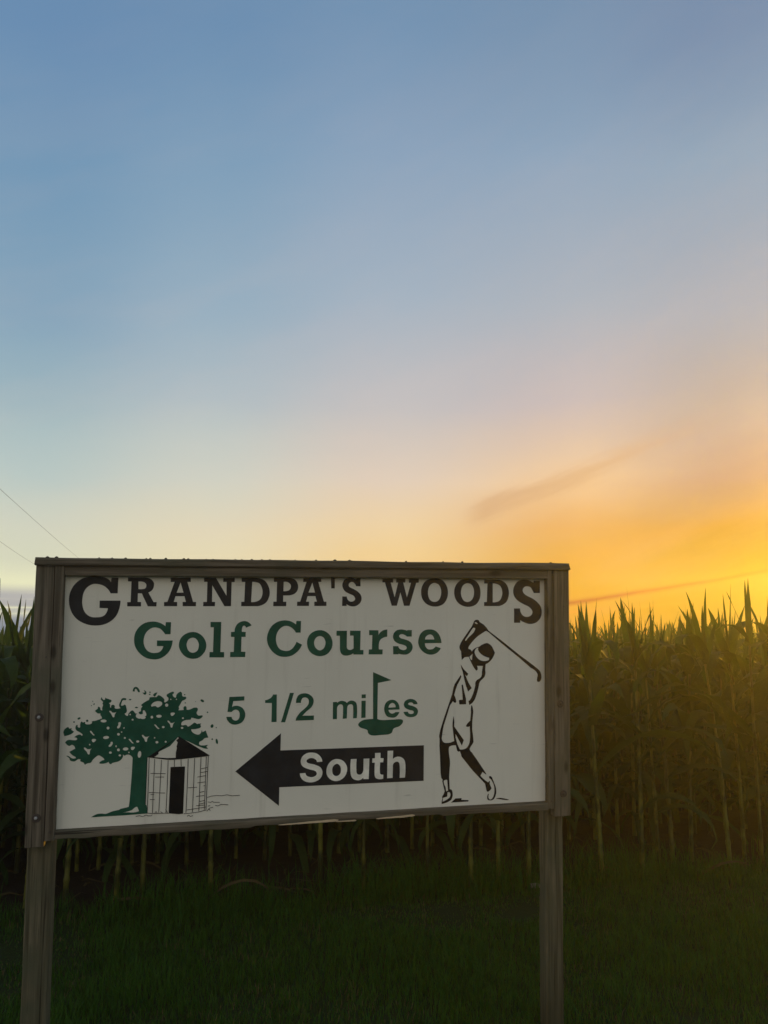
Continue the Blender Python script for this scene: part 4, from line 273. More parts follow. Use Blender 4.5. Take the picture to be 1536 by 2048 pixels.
    ('golfer_drawing', 'black', 0, None, ['15393,5810 15360,6167 15339,6194 15321,6224 15307,6255 15297,6287 15293,6315 15293,6344 15297,6372 15305,6399 15329,6457 15356,6513 15388,6568 15422,6621 15596,6859 15817,7157 15896,7321 15906,7348 15921,7374 15938,7398 15960,7419 15977,7429 15997,7435 16018,7439 16039,7441 16058,7441 16077,7440 16095,7436 16111,7428 16126,7414 16138,7397 16146,7377 16151,7357 16342,7240 16470,7107 16550,6993 17191,6523 17987,5918 18156,5803 18324,5684 18490,5563 18655,5439 18705,5402 18753,5362 18797,5319 18833,5270 18860,5216 18878,5159 18888,5100 18891,5041 18886,4994 18873,4948 18852,4905 18822,4869 18796,4853 18763,4846 18731,4848 18706,4863 18690,4893 18688,4929 18693,4967 18697,5004 18704,5040 18714,5076 18722,5112 18721,5148 18707,5188 18687,5227 18662,5263 18632,5295 18587,5333 18538,5368 18485,5398 18431,5423 17898,5866 17191,6412 16576,6913 16486,6968 16463,6978 16438,6978 16405,6965 16372,6949 16341,6931 16310,6912 16236,6867 16163,6821 16091,6773 16024,6720 15955,6658 15890,6592 15828,6524 15770,6453 15737,6412 15705,6369 15682,6324 15672,6275 15684,6255 15711,6244 15744,6235 15771,6221 15788,6203 15804,6183 15816,6161 15826,6139 15843,6167 15864,6195 15887,6220 15913,6242 15946,6265 15981,6285 16018,6301 16056,6315 16151,6341 16219,6389 16293,6429 16372,6461 16454,6483 16494,6483 16534,6471 16571,6451 16606,6428 16642,6400 16674,6367 16703,6330 16726,6292 16830,6080 16806,6018 16778,5957 16746,5898 16710,5841 16679,5801 16644,5763 16606,5727 16566,5694 16538,5674 16509,5656 16478,5641 16446,5628 16422,5614 16406,5382 16414,5345 16418,5308 16418,5270 16414,5233 16406,5194 16395,5155 16379,5119 16358,5085 16322,5046 16279,5011 16237,4977 16200,4939 16177,4905 16159,4869 16145,4831 16136,4791 16136,4774 16105,4641 16069,4510 16028,4380 15981,4252 15959,4204 15932,4158 15899,4115 15864,4075 15831,4046 15796,4021 15757,4000 15717,3982 15687,4142 15708,4149 15729,4159 15746,4172 15760,4188 15795,4243 15826,4301 15854,4360 15878,4420 15909,4508 15936,4597 15960,4687 15981,4778 15978,4795 15977,4836 15983,4877 15996,4916 16017,4950 16053,4983 16097,5007 16142,5031 16184,5058 16204,5077 16222,5099 16236,5122 16247,5147 16257,5183 16263,5220 16265,5258 16263,5295 16303,5549 16049,5560 16063,5530 16073,5498 16079,5466 16080,5433 16077,5413 16070,5393 16058,5376 16041,5367 16023,5367 16006,5376 15990,5390 15977,5405 15938,5459 15901,5515 15867,5573 15835,5631 15796,5705 15759,5780 15725,5855 15692,5932 15518,5919', '15960,7343 15984,7348 16007,7343 16030,7329 16051,7313 16070,7295 16087,7275 16056,7266 16023,7268 16001,7275 15981,7286 15961,7299 15944,7313', '15873,7104 15898,7118 15928,7118 15961,7105 15976,7080 15965,7036 15947,6994 15924,6953 15897,6916 15845,6861 15789,6810 15731,6760 15675,6708 15647,6677 15622,6643 15595,6610 15564,6582 15543,6587 15533,6605 15551,6645 15575,6682 15601,6718 15627,6754 15687,6842 15746,6931 15807,7019', '15858,6056 15834,5795 15787,5811 15716,5924', '16119,6296 16101,6270 16096,6240 16100,6212 16108,6185 16120,6158 16135,6134 16167,6096 16201,6061 16239,6028 16279,5998 16324,5970 16371,5946 16420,5925 16470,5905 16497,5896 16525,5889 16553,5884 16582,5881 16574,5791 16549,5779 16524,5769 16497,5761 16470,5755 16430,5750 16390,5747 16350,5746 16311,5750 16269,5758 16228,5770 16189,5785 16152,5805 16115,5831 16083,5860 16052,5893 16024,5927 16005,5955 15988,5984 15974,6015 15961,6047 15953,6069 15947,6092 15944,6114 15945,6137 15952,6165 15962,6191 15976,6217 15992,6241 16007,6258 16024,6273 16043,6285 16064,6295', '15346,5625 15480,5429 15669,5240 15614,5144 15536,5220 15678,4891 15820,4658 15664,4522 15613,4676 15584,4730 15504,5028 15441,5311 15378,5476', '15347,5194 15360,5178 15369,5159 15373,5139 15371,5120 15338,5039 15299,4961 15256,4885 15207,4812 15137,4618 15072,4399 15103,4338 15128,4274 15148,4209 15160,4142 15159,4122 15150,4102 15135,4087 15117,4082 15088,4089 15061,4106 15039,4128 15022,4153 14899,3992 14770,3598 14627,3166 14608,3071 14592,2976 14577,2881 14563,2786 14558,2749 14552,2711 14551,2674 14557,2637 14570,2601 14589,2567 14614,2537 14644,2511 14673,2497 14706,2490 14740,2487 14774,2486 14814,2486 14854,2488 14894,2493 14933,2500 15078,2549 15003,3153 15010,3317 15046,3555 15082,3356 15076,3137 15485,2575 15405,2359 15135,2834 15135,2697 15209,2435 15318,2206 15356,2201 15395,2200 15433,2201 15471,2206 15506,2214 15540,2224 15573,2238 15602,2256 15629,2278 15652,2304 15672,2332 15690,2362 15707,2397 15722,2434 15733,2472 15741,2511 15750,2596 15756,2681 15757,2767 15755,2853 15740,3121 15718,3110 15695,3101 15670,3097 15645,3097 15622,3102 15598,3112 15581,3125 15579,3140 15613,3199 15656,3252 15706,3300 15762,3341 15791,3677 15787,3746 15789,3815 15795,3884 15805,3952 15823,3960 15842,3951 15861,3890 15876,3828 15887,3765 15893,3702 15850,3317 15843,2987 15863,2870 15879,2753 15892,2636 15902,2518 15901,2497 15897,2476 15890,2456 15880,2437 15849,2389 15814,2344 15779,2298 15749,2250 15742,2234 15738,2217 15738,2199 15741,2182 15753,2155 15768,2129 15786,2105 15807,2084 15820,2083 16057,1756 16439,1207 16450,1151 16284,1270 16200,1119 16275,1040 16356,966 16442,899 16534,837 16548,838 16559,852 16566,872 16570,891 16606,878 16594,779 16677,598 16648,555 16612,517 16570,485 16522,462 16503,464 16485,478 16471,499 16462,520 16403,788 15868,1344 15395,1916 15371,2006 15324,2129 15253,2121 15206,2156 15147,2379 15080,2385 15013,2382 14948,2369 14889,2345 14866,2324 14855,2293 14851,2259 14849,2225 14849,2170 14853,2115 14859,2060 14866,2004 14875,1944 14886,1883 14896,1822 14902,1761 14904,1695 14903,1629 14899,1563 14891,1498 14869,1148 14894,643 14916,644 14939,640 14960,631 14976,617 14994,587 15006,553 15014,519 15019,484 15022,451 15022,417 15019,385 15012,353 14999,311 14984,270 14962,233 14931,204 14845,160 14753,124 14657,99 14559,83 14559,181 14593,309 14570,354 14650,481 14685,577 14579,987 14602,1029 14543,1098 14508,1318 14482,1954 14456,2395 14458,2466 14459,2538 14458,2610 14456,2681 14452,2702 14447,2723 14442,2743 14441,2763 14452,2839 14467,2913 14484,2987 14504,3061 14626,3439 14841,4034 14985,4429 15042,4703 15097,4844', '14637,973 14643,992 14661,1006 14684,1017 14706,1024 14726,1028 14747,1029 14768,1026 14788,1020 14825,592 14743,568 14719,739 14687,794 14662,852 14645,912', '14802,528 14825,535 14850,538 14875,535 14895,523 14913,496 14924,466 14928,433 14926,401 14918,371 14904,342 14884,316 14861,295 14799,256 14733,221 14665,192 14594,168 14616,319 14790,365', '16582,1079 16597,1086 16616,1087 16636,1083 16653,1075 16674,1059 16691,1040 16704,1018 16713,995 16809,769 16835,709 16856,647 16871,584 16880,521 16883,465 16880,409 16871,354 16856,301 16838,256 16814,213 16785,174 16748,141 16717,124 16681,115 16643,112 16605,115 16573,122 16540,134 16513,152 16498,176 16491,230 16495,284 16510,336 16534,384 16562,371 16550,332 16544,290 16545,248 16553,206 16564,185 16582,166 16605,152 16629,147 16658,153 16684,167 16706,186 16725,208 16750,251 16770,297 16786,344 16796,393 16804,453 16806,514 16804,575 16797,636 16786,688 16770,740 16750,790 16725,839 16710,869 16693,898 16674,926 16653,953 16636,969 16616,982 16596,995 16582,1012 16575,1029 16571,1047 16573,1065', '14954,116 15141,270 15399,267 15387,202 15693,175 15681,121', '16868,168 16914,182 16962,190 17011,194 17060,191 17157,176 17254,155 17350,129 17444,97 17421,91 17397,87 17373,86 17348,87 17276,96 17203,109 17132,122 17060,135 17012,143 16964,152 16916,160', '15387,4794 15442,4807 15496,4540 15577,4235 15585,4014 15321,4007 15292,4022 15277,4174 15306,4193 15438,4197 15423,4445']),
]

HAZE = 0.0048  # density of the haze volume added for the lens glare
# ------------------------------------------------------------------ helpers
def tag(o, label=None, cat=None, group=None, kind=None):
    if label: o['label'] = label
    if cat: o['category'] = cat
    if group: o['group'] = group
    if kind: o['kind'] = kind
    return o


def obj(name, me, mats=None, parent=None):
    if isinstance(me, bmesh.types.BMesh):
        m = bpy.data.meshes.new(name)
        me.to_mesh(m)
        me.free()
        me = m
    if mats:
        for m in (mats if isinstance(mats, (list, tuple)) else [mats]):
            me.materials.append(m)
    o = bpy.data.objects.new(name, me)
    COL.objects.link(o)
    if parent: o.parent = parent
    return o


def empty(name, loc=(0, 0, 0)):
    o = bpy.data.objects.new(name, None)
    o.empty_display_size = 0.1
    o.location = loc
    COL.objects.link(o)
    return o


def mesh_from(name, verts, faces, smooth=False):
    me = bpy.data.meshes.new(name)
    me.from_pydata([tuple(v) for v in verts], [], faces)
    if smooth:
        me.polygons.foreach_set('use_smooth', [True] * len(me.polygons))
    me.update()
    return me


def newmat(name, rough=0.7, spec=0.3):
    m = bpy.data.materials.new(name)
    m.use_nodes = True
    nt = m.node_tree
    b = nt.nodes['Principled BSDF']
    b.inputs['Roughness'].default_value = rough
    b.inputs['Specular IOR Level'].default_value = spec
    return m, nt, b


def noise_tex(nt, scale, detail=4, mapscale=(1, 1, 1), coord='Object', rough=0.55):
    tc = node(nt, 'ShaderNodeTexCoord')
    mp = node(nt, 'ShaderNodeMapping')
    mp.inputs['Scale'].default_value = mapscale
    link(nt, tc.outputs[coord], mp.inputs[0])
    n = node(nt, 'ShaderNodeTexNoise')
    n.inputs['Scale'].default_value = scale
    n.inputs['Detail'].default_value = detail
    n.inputs['Roughness'].default_value = rough
    link(nt, mp.outputs[0], n.inputs['Vector'])
    return n.outputs[0]


def bump(nt, b, h, strength=0.3, dist=0.002):
    n = node(nt, 'ShaderNodeBump')
    n.inputs['Strength'].default_value = strength
    n.inputs['Distance'].default_value = dist
    link(nt, h, n.inputs['Height'])
    link(nt, n.outputs[0], b.inputs['Normal'])


def wood(name, axis, c0, c1, c2):
    """weathered softwood, grain along the given local axis"""
    m, nt, b = newmat(name, 0.85, 0.15)
    ms = [60, 60, 60]
    ms[axis] = 2.2
    g = noise_tex(nt, 1.0, 6, tuple(ms))
    fine = [220, 220, 220]
    fine[axis] = 6
    g2 = noise_tex(nt, 1.0, 3, tuple(fine))
    blot = noise_tex(nt, 5.0, 4)
    c = mixc(nt, smoothmap(nt, g, 0.3, 0.7), c0, c1)
    c = mixc(nt, smoothmap(nt, blot, 0.35, 0.75), c, c2)
    c = mixc(nt, M(nt, 'MULTIPLY', smoothmap(nt, g2, 0.55, 0.75), 0.55), c, tuple(v * 0.45 for v in c0))
    if name.endswith('post'):
        tz = node(nt, 'ShaderNodeTexCoord')
        sz = node(nt, 'ShaderNodeSeparateXYZ')
        link(nt, tz.outputs['Object'], sz.inputs[0])
        zz = M(nt, 'ADD', sz.outputs[2], M(nt, 'MULTIPLY', blot, 0.35))
        c = mixc(nt, smoothmap(nt, zz, 0.55, 0.22, 0.0, 0.7), c, (0.035, 0.036, 0.018))
    # knots and drying splits
    tc = node(nt, 'ShaderNodeTexCoord')
    mp = node(nt, 'ShaderNodeMapping')
    ks = [11, 11, 11]
    ks[axis] = 4.5
    mp.inputs['Scale'].default_value = tuple(ks)
    link(nt, tc.outputs['Object'], mp.inputs[0])
    vo = node(nt, 'ShaderNodeTexVoronoi')
    vo.inputs['Scale'].default_value = 1.0
    link(nt, mp.outputs[0], vo.inputs['Vector'])
    knot = smoothmap(nt, vo.outputs['Distance'], 0.17, 0.05)
    c = mixc(nt, M(nt, 'MULTIPLY', knot, 0.75), c, tuple(v * 0.3 for v in c0))
    sp = [95, 95, 95]
    sp[axis] = 1.3
    split = smoothmap(nt, noise_tex(nt, 1.0, 2, tuple(sp)), 0.66, 0.72)
    c = mixc(nt, M(nt, 'MULTIPLY', split, 0.8), c, tuple(v * 0.2 for v in c0))
    link(nt, c, b.inputs['Base Color'])
    hgt = M(nt, 'SUBTRACT', M(nt, 'ADD', g, M(nt, 'MULTIPLY', g2, 0.6)), M(nt, 'MULTIPLY', split, 1.5))
    bump(nt, b, hgt, 0.7, 0.003)
    return m


WOOD_H = wood('weathered_board_lengthwise', 0, (0.070, 0.056, 0.038), (0.205, 0.168, 0.120), (0.105, 0.100, 0.066))
WOOD_V = wood('weathered_board_upright', 2, (0.074, 0.059, 0.041), (0.215, 0.178, 0.128), (0.115, 0.109, 0.073))
WOOD_P = wood('weathered_post', 2, (0.064, 0.056, 0.033), (0.185, 0.158, 0.098), (0.085, 0.088, 0.052))


def plain(name, col, rough=0.6, spec=0.3, var=0.25, scale=30):
    m, nt, b = newmat(name, rough, spec)
    n = noise_tex(nt, scale, 4)
    c = mixc(nt, n, tuple(v * (1 - var) for v in col), tuple(v * (1 + var) for v in col))
    link(nt, c, b.inputs['Base Color'])
    return m


FRESH = plain('splintered_wood', (0.62, 0.48, 0.30), 0.9, 0.1, 0.2, 40)
RUST = plain('rusty_steel', (0.06, 0.045, 0.035), 0.6, 0.4, 0.4, 200)
STEEL = plain('galvanised_bolt', (0.35, 0.35, 0.34), 0.4, 0.5, 0.2, 200)
MOSS = plain('dark_moss', (0.03, 0.032, 0.02), 0.95, 0.05, 0.4, 300)
WIRE = plain('power_wire', (0.03, 0.03, 0.032), 0.7, 0.2, 0.1, 5)
STRAW = plain('dry_leaf', (0.060, 0.046, 0.020), 0.9, 0.1, 0.35, 60)
STONE = plain('pale_stone', (0.22, 0.20, 0.165), 0.9, 0.1, 0.25, 60)


def panel_mat():
    m, nt, b = newmat('cream_painted_panel', 0.38, 0.4)
    n = noise_tex(nt, 3.0, 5)
    f = noise_tex(nt, 60.0, 3)
    c = mixc(nt, smoothmap(nt, n, 0.3, 0.75), (0.84, 0.805, 0.675), (0.79, 0.755, 0.63))
    # drips and rubbed dirt, stretched down the face
    d = noise_tex(nt, 1.0, 5, (26, 26, 1.6))
    c = mixc(nt, M(nt, 'MULTIPLY', smoothmap(nt, d, 0.55, 0.82), 0.34), c, (0.45, 0.41, 0.31))
    # a few flat scuffs
    s = noise_tex(nt, 1.0, 2, (9, 9, 90))
    c = mixc(nt, M(nt, 'MULTIPLY', smoothmap(nt, s, 0.68, 0.76), 0.32), c, (0.3, 0.28, 0.22))
    link(nt, c, b.inputs['Base Color'])
    link(nt, smoothmap(nt, f, 0.2, 0.8, 0.32, 0.5), b.inputs['Roughness'])
    bump(nt, b, n, 0.06, 0.004)
    return m


def vinyl(name, col):
    m, nt, b = newmat(name, 0.5, 0.2)
    n = noise_tex(nt, 14.0, 5)
    c = mixc(nt, smoothmap(nt, n, 0.3, 0.8), col, tuple(v * 1.5 + 0.008 for v in col))
    cr = noise_tex(nt, 1.0, 3, (50, 50, 14))
    c = mixc(nt, M(nt, 'MULTIPLY', smoothmap(nt, cr, 0.74, 0.80), 0.35), c, (0.5, 0.48, 0.4))
    link(nt, c, b.inputs['Base Color'])
    return m


VINYL = dict(dark=vinyl('charcoal_vinyl', (0.016, 0.017, 0.019)), green=vinyl('forest_green_vinyl', (0.012, 0.075, 0.042)),
             black=vinyl('black_vinyl', (0.006, 0.006, 0.0065)), white=vinyl('cream_vinyl', (0.74, 0.71, 0.60)))
PANEL = panel_mat()

# ------------------------------------------------------------------ ground
def soil_mat():
    m, nt, b = newmat('field_soil', 0.95, 0.1)
    n = noise_tex(nt, 9.0, 8, rough=0.7)
    c = mixc(nt, n, (0.014, 0.011, 0.007), (0.036, 0.026, 0.017))
    link(nt, c, b.inputs['Base Color'])
    bump(nt, b, n, 0.9, 0.05)
    return m


def turf_mat():
    m, nt, b = newmat('turf', 0.95, 0.1)
    n = noise_tex(nt, 6.0, 8, rough=0.7)
    c = mixc(nt, n, (0.016, 0.024, 0.008), (0.026, 0.045, 0.012))
    link(nt, c, b.inputs['Base Color'])
    bump(nt, b, n, 0.8, 0.04)
    return m


RD = Vector((0.9777, 0.2100, 0))          # direction of the corn rows and of the sign
RN = Vector((-0.2100, 0.9777, 0))
ROW0 = Vector((-1.656, 5.071, 0))         # a plant of the first row


def edge_off(s):
    """how far in front of the first corn row the mown grass stops, metres"""
    return 0.11 + 0.09 * noise.noise((s * 0.9, 3.1, 0)) + 0.06 * noise.noise((s * 3.1, 1.7, 0))


tag(obj('ground', mesh_from('ground', [(-34, -6, 0), (34, -6, 0), (34, 36, 0), (-34, 36, 0)], [(0, 1, 2, 3)]), turf_mat()), kind='structure')
# bare soil below the corn: a sheet with a slightly raised ragged front
vs, fs = [], []
SX = np.linspace(-14, 18, 161)
offs = [0.0, 0.08, 0.3, 0.8, 2.5, 9.0, 26.0]
hts = [0.004, 0.015, 0.03, 0.025, 0.02, 0.012, 0.008]
for i, s in enumerate(SX):
    e = edge_off(s)
    for j, (o_, h_) in enumerate(zip(offs, hts)):
        p = ROW0 + RD * float(s) + RN * (o_ - e)
        vs.append((p.x, p.y, h_ + (0.02 * noise.noise((s * 4, o_ * 5, 0)) * (0.3 if j == 0 else 1) + 0.004 if 0 < j < 5 else 0)))
nj = len(offs)
for i in range(len(SX) - 1):
    for j in range(nj - 1):
        a = i * nj + j
        fs.append((a, a + nj, a + nj + 1, a + 1))
tag(obj('field_soil', mesh_from('field_soil', vs, fs, True), soil_mat()), kind='structure')

# ------------------------------------------------------------------ the sign
EX = Vector((0.97718672, 0.21218809, 0.00907312))
EY = Vector((0.00943288, -0.08604041, 0.99624699))
NN = Vector((-0.2121724, 0.97343375, 0.08607909))
PBL = Vector((-1.19052962, 2.94106156, 0.95645298))      # lower left corner of the panel face
DROP = 0.9655                                            # along the posts from there to the ground
base = PBL + EX * 0.951 - EY * DROP
sign = empty('roadside_sign')
mat = Matrix((EX, NN, EY)).transposed().to_4x4()
mat.translation = base
sign.matrix_world = mat
tag(sign, 'large weathered wooden golf course sign with cream panel on two posts', 'sign')


def L(u, w, v):
    """panel coordinates (right, out of the face, up) to the sign's own space"""
    return Vector((u - 0.951, -w, v + DROP))


def board(name, u0, u1, w0, w1, v0, v1, m, axis, n=24, amp=0.0015, bev=0.003, parent=None, seed=0, edge=None, ends=0.0):
    """a sawn board: bevelled box, cut into short lengths that wander a little"""
    bm = bmesh.new()
    lo, hi = [u0, w0, v0], [u1, w1, v1]
    ax = [0, 1, 2][axis]
    oth = [k for k in range(3) if k != ax]
    prof = []
    a0, a1, b0, b1 = lo[oth[0]], hi[oth[0]], lo[oth[1]], hi[oth[1]]
    for (a, b) in ((a0 + bev, b0), (a1 - bev, b0), (a1, b0 + bev), (a1, b1 - bev), (a1 - bev, b1), (a0 + bev, b1), (a0, b1 - bev), (a0, b0 + bev)):
        prof.append((a, b))
    rings = []
    for i in range(n + 1):
        t = i / n
        q = lo[ax] + (hi[ax] - lo[ax]) * t
        ring = []
        for k, (a, b) in enumerate(prof):
            da = amp * noise.noise((q * 5 + seed * 9.1, k // 2 * 3.3, 1.0)) + amp * 0.5 * noise.noise((q * 23 + seed, k, 7))
            db = amp * noise.noise((q * 5 + seed * 4.7, k // 2 * 3.3 + 8, 2.0))
            if edge: db += edge(q, a, b, k)
            c = [0, 0, 0]
            c[ax] = q + (ends * noise.noise((a * 60 + seed, b * 60, t)) if i in (0, n) else 0)
            c[oth[0]] = a + da
            c[oth[1]] = b + db
            ring.append(bm.verts.new(L(*c)))
        rings.append(ring)
    for i in range(n):
        for k in range(8):
            bm.faces.new((rings[i][k], rings[i][(k + 1) % 8], rings[i + 1][(k + 1) % 8], rings[i + 1][k]))
    bm.faces.new(rings[0][::-1])
    bm.faces.new(rings[-1])
    bmesh.ops.recalc_face_normals(bm, faces=bm.faces)
    return obj(name, bm, m, parent or sign)


# panel, posts, boards
pan = obj('sign_panel', mesh_from('sign_panel', [L(u, w, v) for u in (-0.03, 1.93) for w in (0, -0.012) for v in (-0.012, 0.9495)],
          [(0, 1, 5, 4), (2, 6, 7, 3), (0, 2, 3, 1), (4, 5, 7, 6), (0, 4, 6, 2), (1, 3, 7, 5)]), PANEL, sign)
pan['label'] = 'cream sign face with charcoal and green lettering and drawings'
board('post', -0.0985, -0.0135, -0.103, -0.0135, -1.35, 0.9505, WOOD_P, 2, 40, 0.0025, 0.006, seed=1)
board('post', 1.9115, 1.988, -0.088, -0.0135, -1.35, 0.9505, WOOD_P, 2, 40, 0.0025, 0.006, seed=2)
o = board('side_board', -0.097, -0.0325, -0.012, 0.036, -0.050, 0.9530, WOOD_V, 2, 24, 0.0022, 0.003, seed=3, ends=0.006)
o = board('side_board', 1.9285, 2.0, -0.012, 0.036, -0.057, 0.9530, WOOD_V, 2, 24, 0.0022, 0.003, seed=4, ends=0.006)
board('trim_strip', -0.0305, 0.0005, 0.001, 0.040, -0.031, 0.9530, WOOD_V, 2, 30, 0.0018, 0.002, seed=5, ends=0.004)
board('trim_strip', 1.9025, 1.9265, 0.001, 0.038, -0.0255, 0.9530, WOOD_V, 2, 30, 0.0018, 0.002, seed=6, ends=0.004)
board('trim_strip', 0.002, 1.9010, 0.001, 0.036, 0.9155, 0.9530, WOOD_H, 0, 40, 0.001, 0.002, seed=7)


def rail_edge(q, a, b, k):
    # the lower front edge is rotten and split away here and there
    if k in (0, 1, 2, 7):
        e = 0.004 * noise.noise((q * 3.0, 0, 5)) + 0.003 * noise.noise((q * 14.0, 3, 5))
        if 0.70 < q < 1.45: e += 0.006
        return e
    return 0.0012 * noise.noise((q * 9, 2, 2))


board('bottom_rail', 0.002, 1.9010, 0.001, 0.036, -0.0285, -0.0025, WOOD_H, 0, 110, 0.001, 0.002, seed=8, edge=rail_edge)
board('top_cap', -0.0985, 1.997, -0.095, 0.052, 0.9515, 0.9805, WOOD_H, 0, 90, 0.0024, 0.005, seed=9, ends=0.006)


def sliver(u0, u1, v0, v1, t0, t1):
    n = 14
    vs, fs = [], []
    for i in range(n + 1):
        t = i / n
        u = u0 + (u1 - u0) * t
        th = (t0 + (t1 - t0) * t) * (1 + 0.35 * noise.noise((u * 40, 1, 0)))
        if i in (0, n): th *= 0.25
        vm = v0 + (v1 - v0) * t + 0.0012 * noise.noise((u * 30, 5, 0))
        vs += [L(u, 0.0385, vm - th), L(u, 0.0385, vm + th), L(u, 0.030, vm + th * .9), L(u, 0.030, vm - th * .9)]
    for i in range(n):
        for k in range(4):
            a, b_ = i * 4 + k, i * 4 + (k + 1) % 4
            fs.append((a, b_, b_ + 4, a + 4))
    fs += [(3, 2, 1, 0), tuple(range(n * 4, n * 4 + 4))]
    return mesh_from('splinter', vs, fs)


for a in ((0.80, 1.03, -0.0235, -0.0185, 0.0015, 0.0048), (1.18, 1.335, -0.0225, -0.0180, 0.0016, 0.0042), (1.02, 1.10, -0.024, -0.0245, 0.001, 0.002)):
    obj('splinter', sliver(*a), FRESH, sign)


def disc(u, v, w, r, h, n=14, dome=0.0):
    bm = bmesh.new()
    c0 = [bm.verts.new(L(u + r * math.cos(2 * math.pi * k / n), w, v + r * math.sin(2 * math.pi * k / n))) for k in range(n)]
    c1 = [bm.verts.new(L(u + r * .88 * math.cos(2 * math.pi * k / n), w + h, v + r * .88 * math.sin(2 * math.pi * k / n))) for k in range(n)]
    t = bm.verts.new(L(u, w + h + dome, v))
    for k in range(n):
        bm.faces.new((c0[k], c0[(k + 1) % n], c1[(k + 1) % n], c1[k]))
        bm.faces.new((c1[k], c1[(k + 1) % n], t))
    bmesh.ops.recalc_face_normals(bm, faces=bm.faces)
    return bm


for (u, v, bright) in ((-0.065, 0.4059, 1), (-0.0612, 0.0514, 1), (1.958, 0.3978, 0), (1.9685, 0.0322, 0)):
    wsh = obj('washer', disc(u, v, 0.0365, 0.0155, 0.003), RUST, sign)
    obj('bolt_head', disc(u - 0.001, v + 0.001, 0.0392, 0.0062, 0.004, 6, 0.002), STEEL if bright else RUST, wsh)
for (u, v, w) in ((1.914, 0.006, 0.0385), (-0.012, 0.905, 0.0405), (-0.012, 0.0, 0.0405), (1.975, 0.80, 0.0365), (-0.05, 0.62, 0.0365)):
    obj('nail_head', disc(u, v, w, 0.0032, 0.0008, 8), RUST, sign)

# lettering and drawings: cut vinyl a fraction of a millimetre thick on the panel
ART_LABEL = {'tree_drawing': 'green drawing of a spreading tree', 'crib_drawing': 'black drawing of a corn crib roof and door',
             'golfer_drawing': 'black drawing of a golfer at the end of a swing', 'flag_drawing': 'green golf flag standing in for a letter l',
             'arrow': 'black arrow pointing left'}


def art_mesh(name, conts, layer):
    cu = bpy.data.curves.new(name, 'CURVE')
    cu.dimensions = '2D'
    cu.fill_mode = 'BOTH'
    cu.extrude = 0.00025
    for c in conts:
        pts = [tuple(map(float, q.split(','))) for q in c.split()]
        sp = cu.splines.new('POLY')
        sp.points.add(len(pts) - 1)
        sp.points.foreach_set('co', [k for p in pts for k in (p[0] * 1e-4, p[1] * 1e-4, 0, 1)])
        sp.use_cyclic_u = True
    t = bpy.data.objects.new(name, cu)
    COL.objects.link(t)
    dg = bpy.context.evaluated_depsgraph_get()
    me = bpy.data.meshes.new_from_object(t.evaluated_get(dg))
    bpy.data.objects.remove(t)
    bpy.data.curves.remove(cu)
    w = 0.0006 + 0.0007 * layer
    n = len(me.vertices)
    co = np.empty(n * 3, 'f')
    me.vertices.foreach_get('co', co)
    co = co.reshape(-1, 3)
    new = np.stack([co[:, 0] - 0.951, -(w + co[:, 2]), co[:, 1] + DROP], 1)
    me.vertices.foreach_set('co', new.ravel())
    me.update()
    me.name = name
    me.materials.clear()
    return me


for name, colr, layer, lab, conts in ART:
    o = obj(name, art_mesh(name, conts, layer), VINYL[colr], pan)
    if name.endswith('_line'): o['kind'] = 'stuff'
    if name in ART_LABEL: o['label'] = ART_LABEL[name]

# lumps of moss along the cap
def lump(name, p, r, m, parent, squash=0.8, seed=0, sub=1):
    bm = bmesh.new()
    bmesh.ops.create_icosphere(bm, subdivisions=sub, radius=r)
    for v in bm.verts:
        v.co *= 1 + 0.45 * noise.noise(v.co * (0.9 / r) + Vector((seed, 0, 0)))
        v.co.z *= squash
        v.co += p
    return obj(name, bm, m, parent)


for i, x in enumerate((87, 106, 181, 204, 231, 268, 276, 307, 341, 349, 384, 397, 441, 454, 473, 493, 509, 560, 600, 639, 672, 677, 787, 865, 905, 1115)):
    u = -0.097 + (x - 71) / 1068 * 2.093
    u = u - 0.012 * math.sin(math.pi * (x - 71) / 1068)
    big = x in (87, 106, 676, 672, 307, 639, 1115)
    lump('moss_tuft', L(u, rng.uniform(-0.03, 0.035), 0.981), rng.uniform(0.007, 0.009) if big else rng.uniform(0.0035, 0.006), MOSS, sign, 0.7, i)

# ------------------------------------------------------------------ overhead lines on the left
def wire(name, pts, r, label):
    vs, fs = [], []
    n = 6
    for i, p in enumerate(pts):
        d = (pts[min(i + 1, len(pts) - 1)] - pts[max(i - 1, 0)]).normalized()
        a = d.cross(Vector((0, 0, 1))).normalized()
        b_ = a.cross(d)
        for k in range(n):
            t = 2 * math.pi * k / n
            vs.append(p + a * r * math.cos(t) + b_ * r * math.sin(t))
    for i in range(len(pts) - 1):
        for k in range(n):
            fs.append((i * n + k, i * n + (k + 1) % n, (i + 1) * n + (k + 1) % n, (i + 1) * n + k))
    return tag(obj(name, mesh_from(name, vs, fs, True), WIRE), label, 'wire', 'overhead wires')


def wire_through(ya, za, xa, yb, zb, xb):
    A, B = Vector((xa, ya, za)), Vector((xb, yb, zb))
    d = (B - A)
    pts = []
    t0 = (-4.0 - A.y) / d.y
    for k in range(61):
        t = t0 + (1.09 - t0) * k / 60
        p = A + d * t
        p.z += 0.08 * ((t - 0.5) ** 2 - 0.25)
        pts.append(p)
    return pts


def at(x, y, Y):
    """point seen at photo pixel x, y at distance Y along the ground"""
    c, s = math.cos(0.158402), math.sin(0.158402)
    a, b_ = (x - 768) / 1540, (1024 - y) / 1540
    d = Vector((a, c - s * b_, s + c * b_))
    return Vector((0, 0, 1.65)) + d * (Y / d.y)


